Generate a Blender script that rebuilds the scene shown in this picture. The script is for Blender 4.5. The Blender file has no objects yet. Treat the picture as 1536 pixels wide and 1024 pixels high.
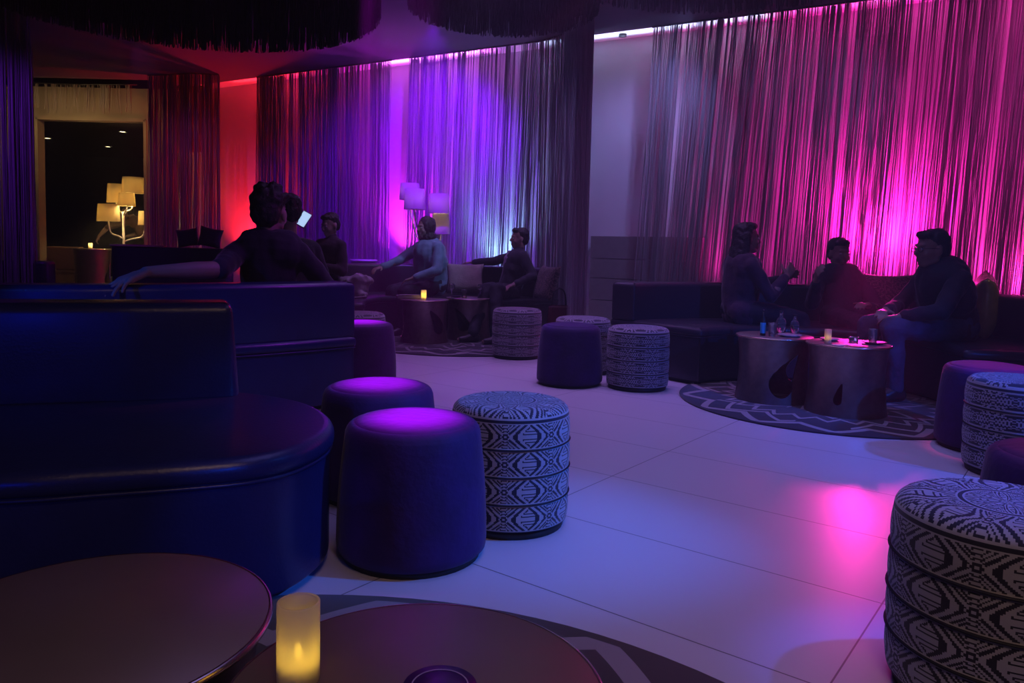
import bpy, bmesh, math, random
from mathutils import Vector, Matrix, noise
from mathutils.geometry import tessellate_polygon
PI = math.pi
random.seed(7)
S = bpy.context.scene
COL = S.collection

# ------------------------------------------------------------------ naming / grouping
def tag(o, label=None, cat=None, group=None, kind=None):
    if label: o['label'] = label
    if cat: o['category'] = cat
    if group: o['group'] = group
    if kind: o['kind'] = kind
    return o

def empty(name, loc=(0, 0, 0), rz=0, **k):
    o = bpy.data.objects.new(name, None); COL.objects.link(o)
    o.location = loc; o.rotation_euler = (0, 0, rz); o.empty_display_size = .1
    return tag(o, **k)

def obj(name, bm, mat, parent=None, smooth=True, **k):
    me = bpy.data.meshes.new(name)
    bmesh.ops.recalc_face_normals(bm, faces=bm.faces)
    bm.to_mesh(me); bm.free()
    if smooth:
        for p in me.polygons: p.use_smooth = True
    return link(name, me, mat, parent, **k)

def link(name, me, mat, parent=None, **k):
    o = bpy.data.objects.new(name, me); COL.objects.link(o)
    if mat and not me.materials: me.materials.append(mat)
    if parent: o.parent = parent
    return tag(o, **k)

def copy_tree(o, parent=None):
    c = o.copy(); COL.objects.link(c)
    if parent: c.parent = parent
    for ch in list(o.children): copy_tree(ch, c)
    return c

# ------------------------------------------------------------------ shader helpers
class E:
    """tiny math-node expression wrapper"""
    def __init__(s, nt, v): s.nt, s.v = nt, v
    def op(s, o, b=None, c=None):
        n = s.nt.nodes.new('ShaderNodeMath'); n.operation = o
        for i, x in enumerate((s, b, c)):
            if x is None: continue
            if isinstance(x, E): x = x.v
            if isinstance(x, (int, float)): n.inputs[i].default_value = x
            else: s.nt.links.new(x, n.inputs[i])
        return E(s.nt, n.outputs[0])
    def __add__(s, b): return s.op('ADD', b)
    def __sub__(s, b): return s.op('SUBTRACT', b)
    def __mul__(s, b): return s.op('MULTIPLY', b)
    def fr(s): return s.op('FRACT')
    def fl(s): return s.op('FLOOR')
    def ab(s): return s.op('ABSOLUTE')
    def lt(s, b): return s.op('LESS_THAN', b)
    def gt(s, b): return s.op('GREATER_THAN', b)
    def mx(s, b): return s.op('MAXIMUM', b)
    def mn(s, b): return s.op('MINIMUM', b)
    def sq(s): return s.op('SQRT')
    def xor(s, b): return (s - b).ab()
    def mix(s, a, b):          # self = factor
        return a * (s * -1 + 1) + b * s

def principled(name):
    m = bpy.data.materials.new(name); m.use_nodes = True
    return m, m.node_tree, m.node_tree.nodes['Principled BSDF']

def mat(name, col, rough=.5, metal=0, var=.15, nscale=12, bump=0, bscale=60, sheen=0, coat=0, spec=None, aniso=0):
    m, nt, b = principled(name)
    tc = nt.nodes.new('ShaderNodeTexCoord')
    nz = nt.nodes.new('ShaderNodeTexNoise'); nz.inputs['Scale'].default_value = nscale
    nt.links.new(tc.outputs['Object'], nz.inputs['Vector'])
    rp = nt.nodes.new('ShaderNodeValToRGB')
    c = Vector(col)
    rp.color_ramp.elements[0].color = (*(c * (1 - var)), 1); rp.color_ramp.elements[0].position = .3
    rp.color_ramp.elements[1].color = (*[min(1, x) for x in c * (1 + var)], 1); rp.color_ramp.elements[1].position = .7
    nt.links.new(nz.outputs[0], rp.inputs[0]); nt.links.new(rp.outputs[0], b.inputs['Base Color'])
    b.inputs['Roughness'].default_value = rough; b.inputs['Metallic'].default_value = metal
    if sheen:
        b.inputs['Sheen Weight'].default_value = sheen; b.inputs['Sheen Roughness'].default_value = .35
    if coat: b.inputs['Coat Weight'].default_value = coat; b.inputs['Coat Roughness'].default_value = .2
    if spec is not None: b.inputs['Specular IOR Level'].default_value = spec
    if aniso: b.inputs['Anisotropic'].default_value = aniso
    if bump:
        n2 = nt.nodes.new('ShaderNodeTexNoise'); n2.inputs['Scale'].default_value = bscale; n2.inputs['Detail'].default_value = 4
        nt.links.new(tc.outputs['Object'], n2.inputs['Vector'])
        bp = nt.nodes.new('ShaderNodeBump'); bp.inputs['Strength'].default_value = bump; bp.inputs['Distance'].default_value = .01
        nt.links.new(n2.outputs[0], bp.inputs['Height']); nt.links.new(bp.outputs[0], b.inputs['Normal'])
    return m

def glow(name, col, strength):
    m, nt, b = principled(name)
    b.inputs['Base Color'].default_value = (*col, 1)
    b.inputs['Emission Color'].default_value = (*col, 1); b.inputs['Emission Strength'].default_value = strength
    return m

def two_tone(name, build, dark, light, rough=.8, coords='UV', sheen=.3, bump=.25):
    m, nt, b = principled(name)
    tc = nt.nodes.new('ShaderNodeTexCoord'); sp = nt.nodes.new('ShaderNodeSeparateXYZ')
    nt.links.new(tc.outputs[coords], sp.inputs[0])
    f = build(E(nt, sp.outputs[0]), E(nt, sp.outputs[1]))
    mx = nt.nodes.new('ShaderNodeMix'); mx.data_type = 'RGBA'
    nt.links.new(f.v, mx.inputs[0]); mx.inputs[6].default_value = (*dark, 1); mx.inputs[7].default_value = (*light, 1)
    nt.links.new(mx.outputs[2], b.inputs['Base Color']); b.inputs['Roughness'].default_value = rough
    b.inputs['Sheen Weight'].default_value = sheen
    bp = nt.nodes.new('ShaderNodeBump'); bp.inputs['Strength'].default_value = bump; bp.inputs['Distance'].default_value = .002
    nt.links.new(f.v, bp.inputs['Height']); nt.links.new(bp.outputs[0], b.inputs['Normal'])
    return m

def quant(e, n): return ((e * n).fl() + .5) * (1 / n)

def pat_rings(u, v):
    uq, vq = quant(u, 40), quant(v, 28)
    a = (uq.fr() * 2 - 1).ab(); b = (vq.fr() * 2 - 1).ab()
    r = (a * a * 2.6 + b * b).sq()
    rings = (r * 4.6).fr().lt(.5)
    chk = (u * 20).fr().lt(.5)
    main = rings.xor(chk * a.gt(.12) * r.gt(.3))
    a2 = a * -1 + 1
    r2 = (a2 * a2 * 3.2 + b * b).sq()
    oval = (b * 4.5).fr().lt(.55)
    f = r2.lt(.55).mix(main, oval)
    f = b.gt(.84).mix(f, b.lt(.95))
    return f

def pat_hex(u, v):
    uq, vq = quant(u, 24), quant(v, 24)
    a = (uq.fr() * 2 - 1).ab(); b = (vq.fr() * 2 - 1).ab()
    wob = ((a * 3.0).fr() * 2 - 1).ab() * .22
    h = (b).mx(a * .8 + b * .55) + wob * b.lt(.6)
    f = (h * 4.2).fr().lt(.5)
    star = (a * -1 + 1 + b * .5).lt(.22)
    f = star.mix(f, (b * 5).fr().lt(.5))
    f = b.gt(.86).mix(f, b.lt(.95))
    return f

def rug_fn(n1, r1, r2, R):
    def g(x, y):
        r = (x * x + y * y).sq() * (1 / R)
        th = y.op('ARCTAN2', x) * (1 / (2 * PI))
        def zz(n, r0, amp, w, off=0.):
            t = ((th * n + off).fr() * 2 - 1).ab()
            return (r - (t * amp + r0)).ab().lt(w)
        f = zz(n1, r1, .15, .028)
        f = f.mx(zz(n1, r1 + .03, -.16, .018, .3) * (th * 5).fr().gt(.3))
        f = f.mx(zz(n1 * 2, r2, .10, .02, .2))
        f = f.mx(zz(n1, r2 - .2, .18, .025) * (th * 7 + .2).fr().gt(.35))
        f = f.mx(zz(n1, .2, .2, .03))
        return f * r.lt(.975)
    return g

M = {}
M['leather'] = mat('navy_leather', (.016, .022, .09), .34, bump=.12, bscale=120, var=.1, coat=.15)
M['leather_dark'] = mat('dark_leather', (.03, .028, .04), .34, bump=.12, bscale=120, var=.1)
M['velvet'] = mat('purple_velvet', (.032, .006, .10), .75, bump=.25, bscale=35, sheen=.15, var=.25, nscale=9)
M['plinth'] = mat('black_plinth', (.012, .012, .014), .5)
M['rings'] = two_tone('woven_ring_fabric', pat_rings, (.012, .013, .03), (.42, .42, .47))
M['hexes'] = two_tone('woven_hexagon_fabric', pat_hex, (.02, .018, .035), (.34, .32, .36))
M['rug'] = two_tone('zigzag_rug', rug_fn(14, .82, .60, 1.0), (.022, .02, .028), (.3, .27, .28), rough=.95, coords='Object')
M['bronze'] = mat('brushed_bronze', (.30, .25, .21), .33, metal=.9, var=.12, nscale=25, aniso=.5)
M['bronze_top'] = mat('bronze_table_top', (.27, .21, .19), .45, metal=.6, var=.06, nscale=6)
M['rim'] = mat('polished_brass_rim', (.75, .58, .42), .25, metal=1)
M['wall'] = mat('pale_plaster', (.66, .64, .68), .75, var=.03, nscale=3)
M['ceiling'] = mat('shaded_ceiling_paint', (.10, .09, .12), .9, var=.05, nscale=2)  # shade of the white ceiling put into a dark base colour
M['slot'] = mat('white_slot_paint', (.8, .8, .8), .7, var=.02)
M['beige'] = mat('beige_wall_paint', (.34, .27, .18), .8, var=.06, nscale=2)
M['darkwall'] = mat('dark_wall', (.02, .016, .018), .7)
M['panel'] = mat('taupe_panel', (.22, .19, .19), .6, var=.08)

M['black_string'] = mat('black_fringe', (.06, .035, .07), .7, var=.3)
M['shade'] = None
M['white_metal'] = mat('white_enamel', (.75, .72, .65), .35)
M['black'] = mat('black_plastic', (.015, .015, .018), .4)
M['hair'] = mat('dark_hair', (.025, .018, .018), .5, bump=.6, bscale=90, var=.4, nscale=60)
M['skin'] = mat('warm_skin', (.36, .22, .17), .5, var=.06, bump=.05)
M['skin2'] = mat('light_skin', (.45, .31, .25), .5, var=.06, bump=.05)
M['tee'] = mat('black_cotton', (.02, .018, .03), .85, bump=.2, sheen=.3)
M['jacket'] = mat('charcoal_wool', (.028, .025, .04), .85, bump=.3, sheen=.25)
M['plum'] = mat('dark_plum_knit', (.05, .02, .045), .85, bump=.3, sheen=.3)
M['teal'] = mat('veiled_blue_cloth', (.16, .26, .36), .8, bump=.25, sheen=.3)  # blue cloth made lighter, the flare veil put into its colour
M['shirt'] = mat('lilac_shirt', (.36, .30, .42), .75, bump=.3)
M['jeans'] = mat('blue_denim', (.05, .075, .14), .85, bump=.35, var=.3)
M['trousers'] = mat('black_trousers', (.015, .014, .024), .8)
M['shoe'] = mat('dark_shoe_leather', (.03, .025, .03), .4)
M['eye'] = mat('eye_white', (.5, .48, .48), .2)
M['whitecloth'] = mat('off_white_canvas', (.42, .38, .4), .85, bump=.3)
M['fur'] = mat('beige_fluffy_fabric', (.42, .33, .30), .95, bump=1, bscale=150, sheen=.6)
M['satin'] = mat('gold_satin', (.42, .33, .14), .25, metal=.4, var=.2, bump=.3, bscale=14)
M['plate'] = mat('glazed_plate', (.5, .45, .5), .25)
M['paper'] = mat('white_paper', (.7, .68, .7), .8, var=.03)
M['fixture'] = mat('black_fixture', (.02, .02, .02), .4)
M['purple_card'] = mat('purple_card', (.05, .012, .16), .35)
M['lilac_ink'] = mat('lilac_ink', (.32, .24, .5), .5)
M['brown'] = mat('brown_knit', (.16, .09, .06), .9)

def pat_swirl(u, v):
    a = (quant(u, 20).fr() * 2 - 1).ab(); b = (quant(v, 20).fr() * 2 - 1).ab()
    return ((a * a + b * b).sq() * 4).fr().lt(.4).xor((u * 3 + v * 5).fr().lt(.2))
M['cushion_pat'] = two_tone('tribal_cushion_fabric', pat_swirl, (.03, .018, .02), (.22, .15, .12), coords='UV')

def glassmat(name, col=(.9, .9, .95), rough=.03, trans=.95):
    m, nt, b = principled(name)
    b.inputs['Base Color'].default_value = (*col, 1); b.inputs['Roughness'].default_value = rough
    b.inputs['Transmission Weight'].default_value = trans; b.inputs['IOR'].default_value = 1.45
    return m
M['glass'] = glassmat('clear_glass')
M['amber'] = glassmat('amber_liquid', (.8, .4, .12))
M['frost'] = None
def frosted(name, col):
    m, nt, b = principled(name)
    b.inputs['Base Color'].default_value = (*col, 1); b.inputs['Roughness'].default_value = .55
    tr = nt.nodes.new('ShaderNodeBsdfTranslucent'); tr.inputs[0].default_value = (*col, 1)
    mx = nt.nodes.new('ShaderNodeMixShader'); mx.inputs[0].default_value = .6
    tp = nt.nodes.new('ShaderNodeBsdfTransparent'); tp.inputs[0].default_value = (*col, 1)
    m2 = nt.nodes.new('ShaderNodeMixShader'); m2.inputs[0].default_value = .22
    out = nt.nodes['Material Output']
    nt.links.new(b.outputs[0], mx.inputs[1]); nt.links.new(tr.outputs[0], mx.inputs[2])
    nt.links.new(mx.outputs[0], m2.inputs[1]); nt.links.new(tp.outputs[0], m2.inputs[2])
    nt.links.new(m2.outputs[0], out.inputs[0])
    return m
M['frost'] = frosted('frosted_glass', (.86, .80, .62))
def translucent(name, col, f=.6):
    m, nt, b = principled(name)
    b.inputs['Base Color'].default_value = (*col, 1); b.inputs['Roughness'].default_value = .8
    tr = nt.nodes.new('ShaderNodeBsdfTranslucent'); tr.inputs[0].default_value = (*col, 1)
    mx = nt.nodes.new('ShaderNodeMixShader'); mx.inputs[0].default_value = f
    nt.links.new(b.outputs[0], mx.inputs[1]); nt.links.new(tr.outputs[0], mx.inputs[2])
    nt.links.new(mx.outputs[0], nt.nodes['Material Output'].inputs[0])
    return m
M['string'] = translucent('silver_grey_string', (.42, .39, .43), .5)
M['string_beige'] = translucent('beige_string', (.42, .34, .30), .45)
M['shade'] = translucent('linen_lampshade', (.8, .68, .42))
M['flame'] = glow('flame_led', (1, .7, .1), 14)
M['flame_far'] = glow('flame_led_far', (1, .6, .12), 6)
M['downlight'] = glow('downlight_lamp', (1, .8, .45), 9)
M['phone_screen'] = glow('phone_screen', (.5, .75, 1), .9)
M['cyan_label'] = mat('cyan_label', (.05, .5, .75), .5)

# tiled floor: 1.18 x 0.54 m slabs
def floor_mat():
    m, nt, b = principled('grey_porcelain_tile')
    tc = nt.nodes.new('ShaderNodeTexCoord'); sp = nt.nodes.new('ShaderNodeSeparateXYZ')
    nt.links.new(tc.outputs['Object'], sp.inputs[0])
    x, y = E(nt, sp.outputs[0]), E(nt, sp.outputs[1])
    t = x * .793 - y * .609; n = x * .609 + y * .793
    dt = (((t + .432) * (1 / 1.18) + .5).fr() - .5).ab() * 1.18
    dn = (((n - 1.752) * (1 / .54) + .5).fr() - .5).ab() * .54
    j = dt.mn(dn).lt(.0022)
    nz = nt.nodes.new('ShaderNodeTexNoise'); nz.inputs['Scale'].default_value = 1.3; nz.inputs['Detail'].default_value = 5
    nt.links.new(tc.outputs['Object'], nz.inputs['Vector'])
    base = E(nt, nz.outputs[0]) * .06 + .60
    v = j.mix(base, base * .25)
    cb = nt.nodes.new('ShaderNodeCombineColor')
    for i, k in enumerate((1, .96, 1.0)): nt.links.new((v * k).v, cb.inputs[i])
    nt.links.new(cb.outputs[0], b.inputs['Base Color'])
    rg = E(nt, nz.outputs[0]) * .1 + .27
    nt.links.new(rg.v, b.inputs['Roughness'])
    return m
M['floor'] = floor_mat()

# ------------------------------------------------------------------ mesh helpers
def box(bm, a, b):
    vs = [bm.verts.new((x, y, z)) for z in (a[2], b[2]) for y in (a[1], b[1]) for x in (a[0], b[0])]
    for f in ((0, 1, 3, 2), (4, 6, 7, 5), (0, 4, 5, 1), (2, 3, 7, 6), (0, 2, 6, 4), (1, 5, 7, 3)): bm.faces.new([vs[i] for i in f])
    return vs

def lathe(bm, prof, seg=48, uv=None, cx=0, cy=0, rep=8):
    """prof: list of (r,z); closed at the ends if r==0"""
    uvl = bm.loops.layers.uv.verify()
    rows = []
    for r, z in prof:
        rows.append([bm.verts.new((cx + r * math.cos(2 * PI * i / seg), cy + r * math.sin(2 * PI * i / seg), z)) for i in range(seg)] if r > 1e-6 else [bm.verts.new((cx, cy, z))])
    L = [0]
    for i in range(1, len(prof)): L.append(L[-1] + math.dist(prof[i], prof[i - 1]))
    vv = uv if uv else [l / L[-1] for l in L]
    for k in range(len(prof) - 1):
        a, b = rows[k], rows[k + 1]
        for i in range(seg):
            j = (i + 1) % seg
            u0, u1 = rep * i / seg, rep * (i + 1) / seg
            if len(a) == 1 and len(b) == 1: continue
            if len(a) == 1: f = bm.faces.new((a[0], b[j], b[i])); us = ((u0, vv[k]), (u1, vv[k + 1]), (u0, vv[k + 1]))
            elif len(b) == 1: f = bm.faces.new((a[i], a[j], b[0])); us = ((u0, vv[k]), (u1, vv[k]), (u0, vv[k + 1]))
            else: f = bm.faces.new((a[i], a[j], b[j], b[i])); us = ((u0, vv[k]), (u1, vv[k]), (u1, vv[k + 1]), (u0, vv[k + 1]))
            for l, t in zip(f.loops, us): l[uvl].uv = t
    return bm

def catmull(pts, n=8, closed=True):
    out = []; N = len(pts)
    rng = range(N if closed else N - 1)
    for i in rng:
        g = (lambda k: Vector(pts[k % N])) if closed else (lambda k: Vector(pts[max(0, min(N - 1, k))]))
        p0, p1, p2, p3 = g(i - 1), g(i), g(i + 1), g(i + 2)
        for s in range(n):
            t = s / n
            out.append(.5 * ((2 * p1) + (-p0 + p2) * t + (2 * p0 - 5 * p1 + 4 * p2 - p3) * t * t + (-p0 + 3 * p1 - 3 * p2 + p3) * t ** 3))
    if not closed: out.append(Vector(pts[-1]))
    return out

def slab(bm, outline, z0, z1, r=.03, rb=None, taper=0):
    """plan outline extruded z0..z1, edges rounded by r (rb at the bottom), top inset by taper"""
    rb = r if rb is None else rb
    pts = [Vector(p[:2]) for p in outline]; N = len(pts)
    area = sum(pts[i].x * pts[(i + 1) % N].y - pts[(i + 1) % N].x * pts[i].y for i in range(N))
    if area < 0: pts.reverse()
    nor = []
    for i in range(N):
        d = (pts[(i + 1) % N] - pts[i - 1]).normalized(); nor.append(Vector((d.y, -d.x)))
    prof = []
    for k in range(6):
        t = k / 5 * PI / 2
        prof.append((rb * (1 - math.sin(t)), z0 + rb * (1 - math.cos(t))))
    for k in range(6):
        t = k / 5 * PI / 2
        prof.append((taper + r * (1 - math.cos(t)), z1 - r * (1 - math.sin(t))))
    rows = [[bm.verts.new((*(p - n * ins), z)) for p, n in zip(pts, nor)] for ins, z in prof]
    for a, b in zip(rows, rows[1:]):
        for i in range(N): bm.faces.new((a[i], a[(i + 1) % N], b[(i + 1) % N], b[i]))
    tris = tessellate_polygon([[Vector((p.x, p.y, 0)) for p in pts]])
    for row in (rows[0], rows[-1]):
        for t in tris:
            if len(set(t)) == 3: bm.faces.new([row[i] for i in t])
    return bm

def tube(bm, pts, r, seg=8, r2=None):
    pts = [Vector(p) for p in pts]; n = len(pts); rows = []
    for i, p in enumerate(pts):
        d = (pts[min(n - 1, i + 1)] - pts[max(0, i - 1)]).normalized()
        u = d.orthogonal().normalized() if abs(d.z) > .9 else d.cross(Vector((0, 0, 1))).normalized()
        w = d.cross(u)
        rr = r if r2 is None else r + (r2 - r) * i / (n - 1)
        rows.append([bm.verts.new(p + rr * (u * math.cos(2 * PI * k / seg) + w * math.sin(2 * PI * k / seg))) for k in range(seg)])
    for a, b in zip(rows, rows[1:]):
        for k in range(seg): bm.faces.new((a[k], a[(k + 1) % seg], b[(k + 1) % seg], b[k]))
    bm.faces.new(rows[0][::-1]); bm.faces.new(rows[-1])

def cap(bm, a, b, ra, rb, seg=14):
    a, b = Vector(a), Vector(b); d = (b - a)
    L = d.length; d = d.normalized() if L > 1e-6 else Vector((0, 0, 1))
    u = d.orthogonal().normalized(); w = d.cross(u)
    rows = []
    for k in range(1, 5): t = k / 5 * PI / 2; rows.append((a - d * ra * math.cos(t), ra * math.sin(t)))
    rows.append((a, ra)); rows.append((b, rb))
    for k in range(4, 0, -1): t = k / 5 * PI / 2; rows.append((b + d * rb * math.cos(t), rb * math.sin(t)))
    R = [[bm.verts.new(c + r * (u * math.cos(2 * PI * i / seg) + w * math.sin(2 * PI * i / seg))) for i in range(seg)] for c, r in rows]
    for p, q in zip(R, R[1:]):
        for i in range(seg): bm.faces.new((p[i], p[(i + 1) % seg], q[(i + 1) % seg], q[i]))
    for row, e in ((R[0], a - d * ra), (R[-1], b + d * rb)):
        v = bm.verts.new(e)
        for i in range(seg): bm.faces.new((row[i], row[(i + 1) % seg], v))

def ell(bm, c, r, rot=None):
    m = Matrix.Translation(Vector(c)) @ (rot.to_4x4() if rot else Matrix.Identity(4)) @ Matrix.Diagonal((*r, 1))
    bmesh.ops.create_uvsphere(bm, u_segments=16, v_segments=10, radius=1, matrix=m)

TMP = bpy.data.scenes.new('workbench')
def remesh(bm, name, m, parent, voxel=.008, wob=0, wscale=6, smooth=3, **k):
    bmesh.ops.recalc_face_normals(bm, faces=bm.faces)
    me = bpy.data.meshes.new(name + '_raw'); bm.to_mesh(me); bm.free()
    o = bpy.data.objects.new(name + '_raw', me); TMP.collection.objects.link(o)
    md = o.modifiers.new('r', 'REMESH'); md.mode = 'VOXEL'; md.voxel_size = voxel; md.use_smooth_shade = True
    sm = o.modifiers.new('s', 'SMOOTH'); sm.iterations = smooth; sm.factor = .5
    with bpy.context.temp_override(scene=TMP, view_layer=TMP.view_layers[0]):
        dg = bpy.context.evaluated_depsgraph_get()
        new = bpy.data.meshes.new_from_object(o.evaluated_get(dg))
    bpy.data.objects.remove(o); bpy.data.meshes.remove(me)
    if wob:
        nors = [v.normal.copy() for v in new.vertices]
        for v, nv in zip(new.vertices, nors):
            q = v.co * wscale
            v.co += nv * wob * (noise.noise(q) + .6 * noise.noise(Vector((q.x * 2.3, q.y * 2.3, q.z * 1.1))))
    for p in new.polygons: p.use_smooth = True
    new.materials.clear(); new.name = name
    return link(name, new, m, parent, **k)

# ------------------------------------------------------------------ the room
def wy(x, off=0): return 9.42 + off - .57 * x      # ceiling edge line / back wall line
def quadwall(name, a, b, z0, z1, m, th=.12):
    a, b = Vector(a), Vector(b); d = (b - a).normalized(); n = Vector((-d.y, d.x))
    if n.y < 0: n = -n
    bm = bmesh.new()
    ps = [a, b, b + n * th, a + n * th]
    lo = [bm.verts.new((p.x, p.y, z0)) for p in ps]; hi = [bm.verts.new((p.x, p.y, z1)) for p in ps]
    for i in range(4): bm.faces.new((lo[i], lo[(i + 1) % 4], hi[(i + 1) % 4], hi[i]))
    bm.faces.new(lo); bm.faces.new(hi)
    return obj(name, bm, m, smooth=False, kind='structure')

bm = bmesh.new(); box(bm, (-11, -3.2, -.1), (7.5, 19.5, 0)); obj('floor', bm, M['floor'], smooth=False, kind='structure')
# ceiling stops short of the back wall, leaving a light slot
CZ = 3.4
bm = bmesh.new()
XL, XR = -5.75, 7.5
ps = [(-11, -3.2), (7.5, -3.2), (7.5, wy(7.5)), (XL, wy(XL)), (-11, wy(XL))]
lo = [bm.verts.new((x, y, CZ)) for x, y in ps]; hi = [bm.verts.new((x, y, CZ + .1)) for x, y in ps]
bm.faces.new(lo); bm.faces.new(hi[::-1])
for i in range(5): bm.faces.new((lo[i], lo[(i + 1) % 5], hi[(i + 1) % 5], hi[i]))
obj('ceiling', bm, M['ceiling'], smooth=False, kind='structure')
bm = bmesh.new()
ps = [(7.5, wy(7.5, -.01)), (7.5, wy(7.5, .5)), (XL, wy(XL, .5)), (XL, wy(XL, -.01))]
lo = [bm.verts.new((x, y, CZ + .03)) for x, y in ps]; hi = [bm.verts.new((x, y, CZ + .14)) for x, y in ps]
bm.faces.new(lo); bm.faces.new(hi[::-1])
for i in range(4): bm.faces.new((lo[i], lo[(i + 1) % 4], hi[(i + 1) % 4], hi[i]))
obj('trim_1', bm, M['slot'], smooth=False, kind='structure')
WO = .46
quadwall('wall_back', (XL, wy(XL, WO)), (7.5, wy(7.5, WO)), 0, 3.6, M['wall'])
quadwall('wall_right', (7.5, 5.7), (7.5, -3.2), 0, 3.6, M['darkwall'])
quadwall('wall_front', (-11, -3.3), (7.5, -3.3), 0, 3.6, M['darkwall'])
quadwall('wall_left', (-11, 19.4), (-11, -3.2), 0, 3.6, M['darkwall'])
# beige wall with a wide opening to the room behind
Y2 = 12.7
OX0, OX1, OZ = -7.85, -6.06, 2.9
bm = bmesh.new()
box(bm, (-11, Y2, 0), (OX0, Y2 + .15, 3.6)); box(bm, (OX1, Y2, 0), (XL + .05, Y2 + .15, 3.6)); box(bm, (OX0, Y2, OZ), (OX1, Y2 + .15, 3.6))
obj('wall_beige', bm, M['beige'], smooth=False, kind='structure')
bm = bmesh.new()
box(bm, (OX1 - .03, Y2 - .02, 0), (OX1 + .02, Y2 + .17, OZ)); box(bm, (OX0 - .02, Y2 - .02, 0), (OX0 + .03, Y2 + .17, OZ)); box(bm, (OX0, Y2 - .02, OZ - .03), (OX1, Y2 + .17, OZ + .02))
obj('trim_2', bm, M['beige'], smooth=False, kind='structure')
bm = bmesh.new(); box(bm, (-11, 19.2, 0), (-3, 19.35, 3.6)); obj('wall_far', bm, M['darkwall'], smooth=False, kind='structure')
bm = bmesh.new(); box(bm, (-11, Y2 + .15, 2.95), (-3, 19.3, 3.05)); obj('ceiling_far', bm, M['darkwall'], smooth=False, kind='structure')
bm = bmesh.new(); box(bm, (-3.1, Y2 + .2, 0), (-3, 19.3, 3.6)); obj('wall_far_side', bm, M['darkwall'], smooth=False, kind='structure')
bm = bmesh.new(); box(bm, (-11, 12.0, 3.4), (XL + .3, Y2 + .01, 3.5)); obj('ceiling_left', bm, M['ceiling'], smooth=False, kind='structure')
# pilaster by the left curtain
bm = bmesh.new(); box(bm, (-6.40, 9.9, 0), (-6.27, 10.1, 3.4)); obj('wall_pilaster', bm, M['panel'], smooth=False, kind='structure')

for i, (px, py) in enumerate(((-9.42, 15.6), (-7.3, 14.4), (-8.84, 16.8))):
    t = empty('ceiling_downlight', (px, py, 2.93), label=['small warm downlight in the dark doorway ceiling, leftmost', 'small warm downlight in the dark doorway ceiling, nearest the right jamb', 'small warm downlight in the dark doorway ceiling, lowest and deepest in'][i], cat='ceiling light', group='downlights seen through the doorway')
    bm = bmesh.new(); lathe(bm, [(0, .005), (.06, .005), (.06, .018), (0, .018)], 20); obj('lens', bm, M['downlight'], t)
    bm = bmesh.new(); lathe(bm, [(.061, -.002), (.085, -.002), (.085, .019), (.061, .019), (.061, -.002)], 24); obj('trim_ring', bm, M['fixture'], t)

# fittings in the bright ceiling slot
for i, (x, lab) in enumerate(((1.2, 'small round fitting in the white-blue ceiling slot'), (-1.36, 'small round fitting in the violet ceiling slot above the lamp'))):
    bm = bmesh.new(); lathe(bm, [(0, 0), (.045, 0), (.045, .03), (0, .03)], 20)
    o = obj('slot_fitting', bm, M['fixture'], label=lab, cat='ceiling fitting'); o.location = (x, wy(x, .24), CZ)

# low taupe panelled cabinet against the wall
def along(x, off): return (x, wy(x, off))
t = empty('low_cabinet', (0, 0, 0), label='low taupe panelled cabinet against the wall behind the right strings', cat='cabinet')
zz = [(0, .36), (.368, .62), (.628, .85), (.858, 1.12)]
d = Vector((1, -.57)).normalized(); n = Vector((.57, 1)).normalized()
a0, a1 = Vector(along(1.0, WO - .03)), Vector(along(2.17, WO - .03))
for k, (z0, z1) in enumerate(zz):
    bm = bmesh.new(); slab(bm, [a0, a1, a1 - n * .16, a0 - n * .16][::-1], z0, z1, .004)
    obj('panel_board', bm, M['panel'], t, smooth=False)

# ------------------------------------------------------------------ string curtains and fringe canopies
def strings(bm, path, n, z0, z1, w0=.0012, w1=.005, lean=(0, 0), jit=.04, clump=.6, segs=9, wav=.012, zj=.02, gather=None):
    pts = [Vector(p) for p in path]
    L = [0]
    for a, b in zip(pts, pts[1:]): L.append(L[-1] + (b - a).length)
    def at(s):
        s = max(0, min(L[-1], s))
        for i in range(len(pts) - 1):
            if s <= L[i + 1] + 1e-9:
                t = (s - L[i]) / (L[i + 1] - L[i]); return pts[i].lerp(pts[i + 1], t), (pts[i + 1] - pts[i]).normalized()
        return pts[-1], (pts[-1] - pts[-2]).normalized()
    c = 0
    for k in range(n):
        if random.random() < clump and c > 0: c += random.gauss(0, .008)
        else: c = random.random() * L[-1]
        p, d = at(c); nn = Vector((-d.y, d.x))
        off = random.uniform(-jit, jit); w = random.uniform(w0, w1) if random.random() > .12 else w1 * 1.6
        ph = random.uniform(0, 6.28); am = random.uniform(0, wav); lx = random.gauss(0, .02)
        zb = z0 + random.uniform(0, zj); rows = []
        s01 = c / L[-1]
        for i in range(segs + 1):
            t = i / segs; z = z1 + (zb - z1) * t
            bend = am * math.sin(ph + t * 5)
            ll = lean(s01) if callable(lean) else lean[0]
            q = p + nn * (off + bend * .5) + d * (bend + (ll + lx) * t)
            rows.append([bm.verts.new((q.x + w * math.cos(a) * .9, q.y + w * math.sin(a) * .9, z)) for a in (.5 + ph, 2.6 + ph, 4.7 + ph)])
        for a, b in zip(rows, rows[1:]):
            for i in range(3): bm.faces.new((a[i], a[(i + 1) % 3], b[(i + 1) % 3], b[i]))

def curtain(label, path, n, z0, z1, m, layers=1, **k):
    t = empty('string_curtain', (0, 0, 0), label=label, cat='string curtain')
    bm = bmesh.new()
    strings(bm, path, n, z0, z1 - .02, **k)
    obj('hanging_strings', bm, m, t, kind='stuff')
    bm = bmesh.new()
    for p in (path,):
        tube(bm, [(q[0], q[1], z1 - .012) for q in path], .010, 6)
    obj('curtain_rail', bm, M['black'], t)
    return t

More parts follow.
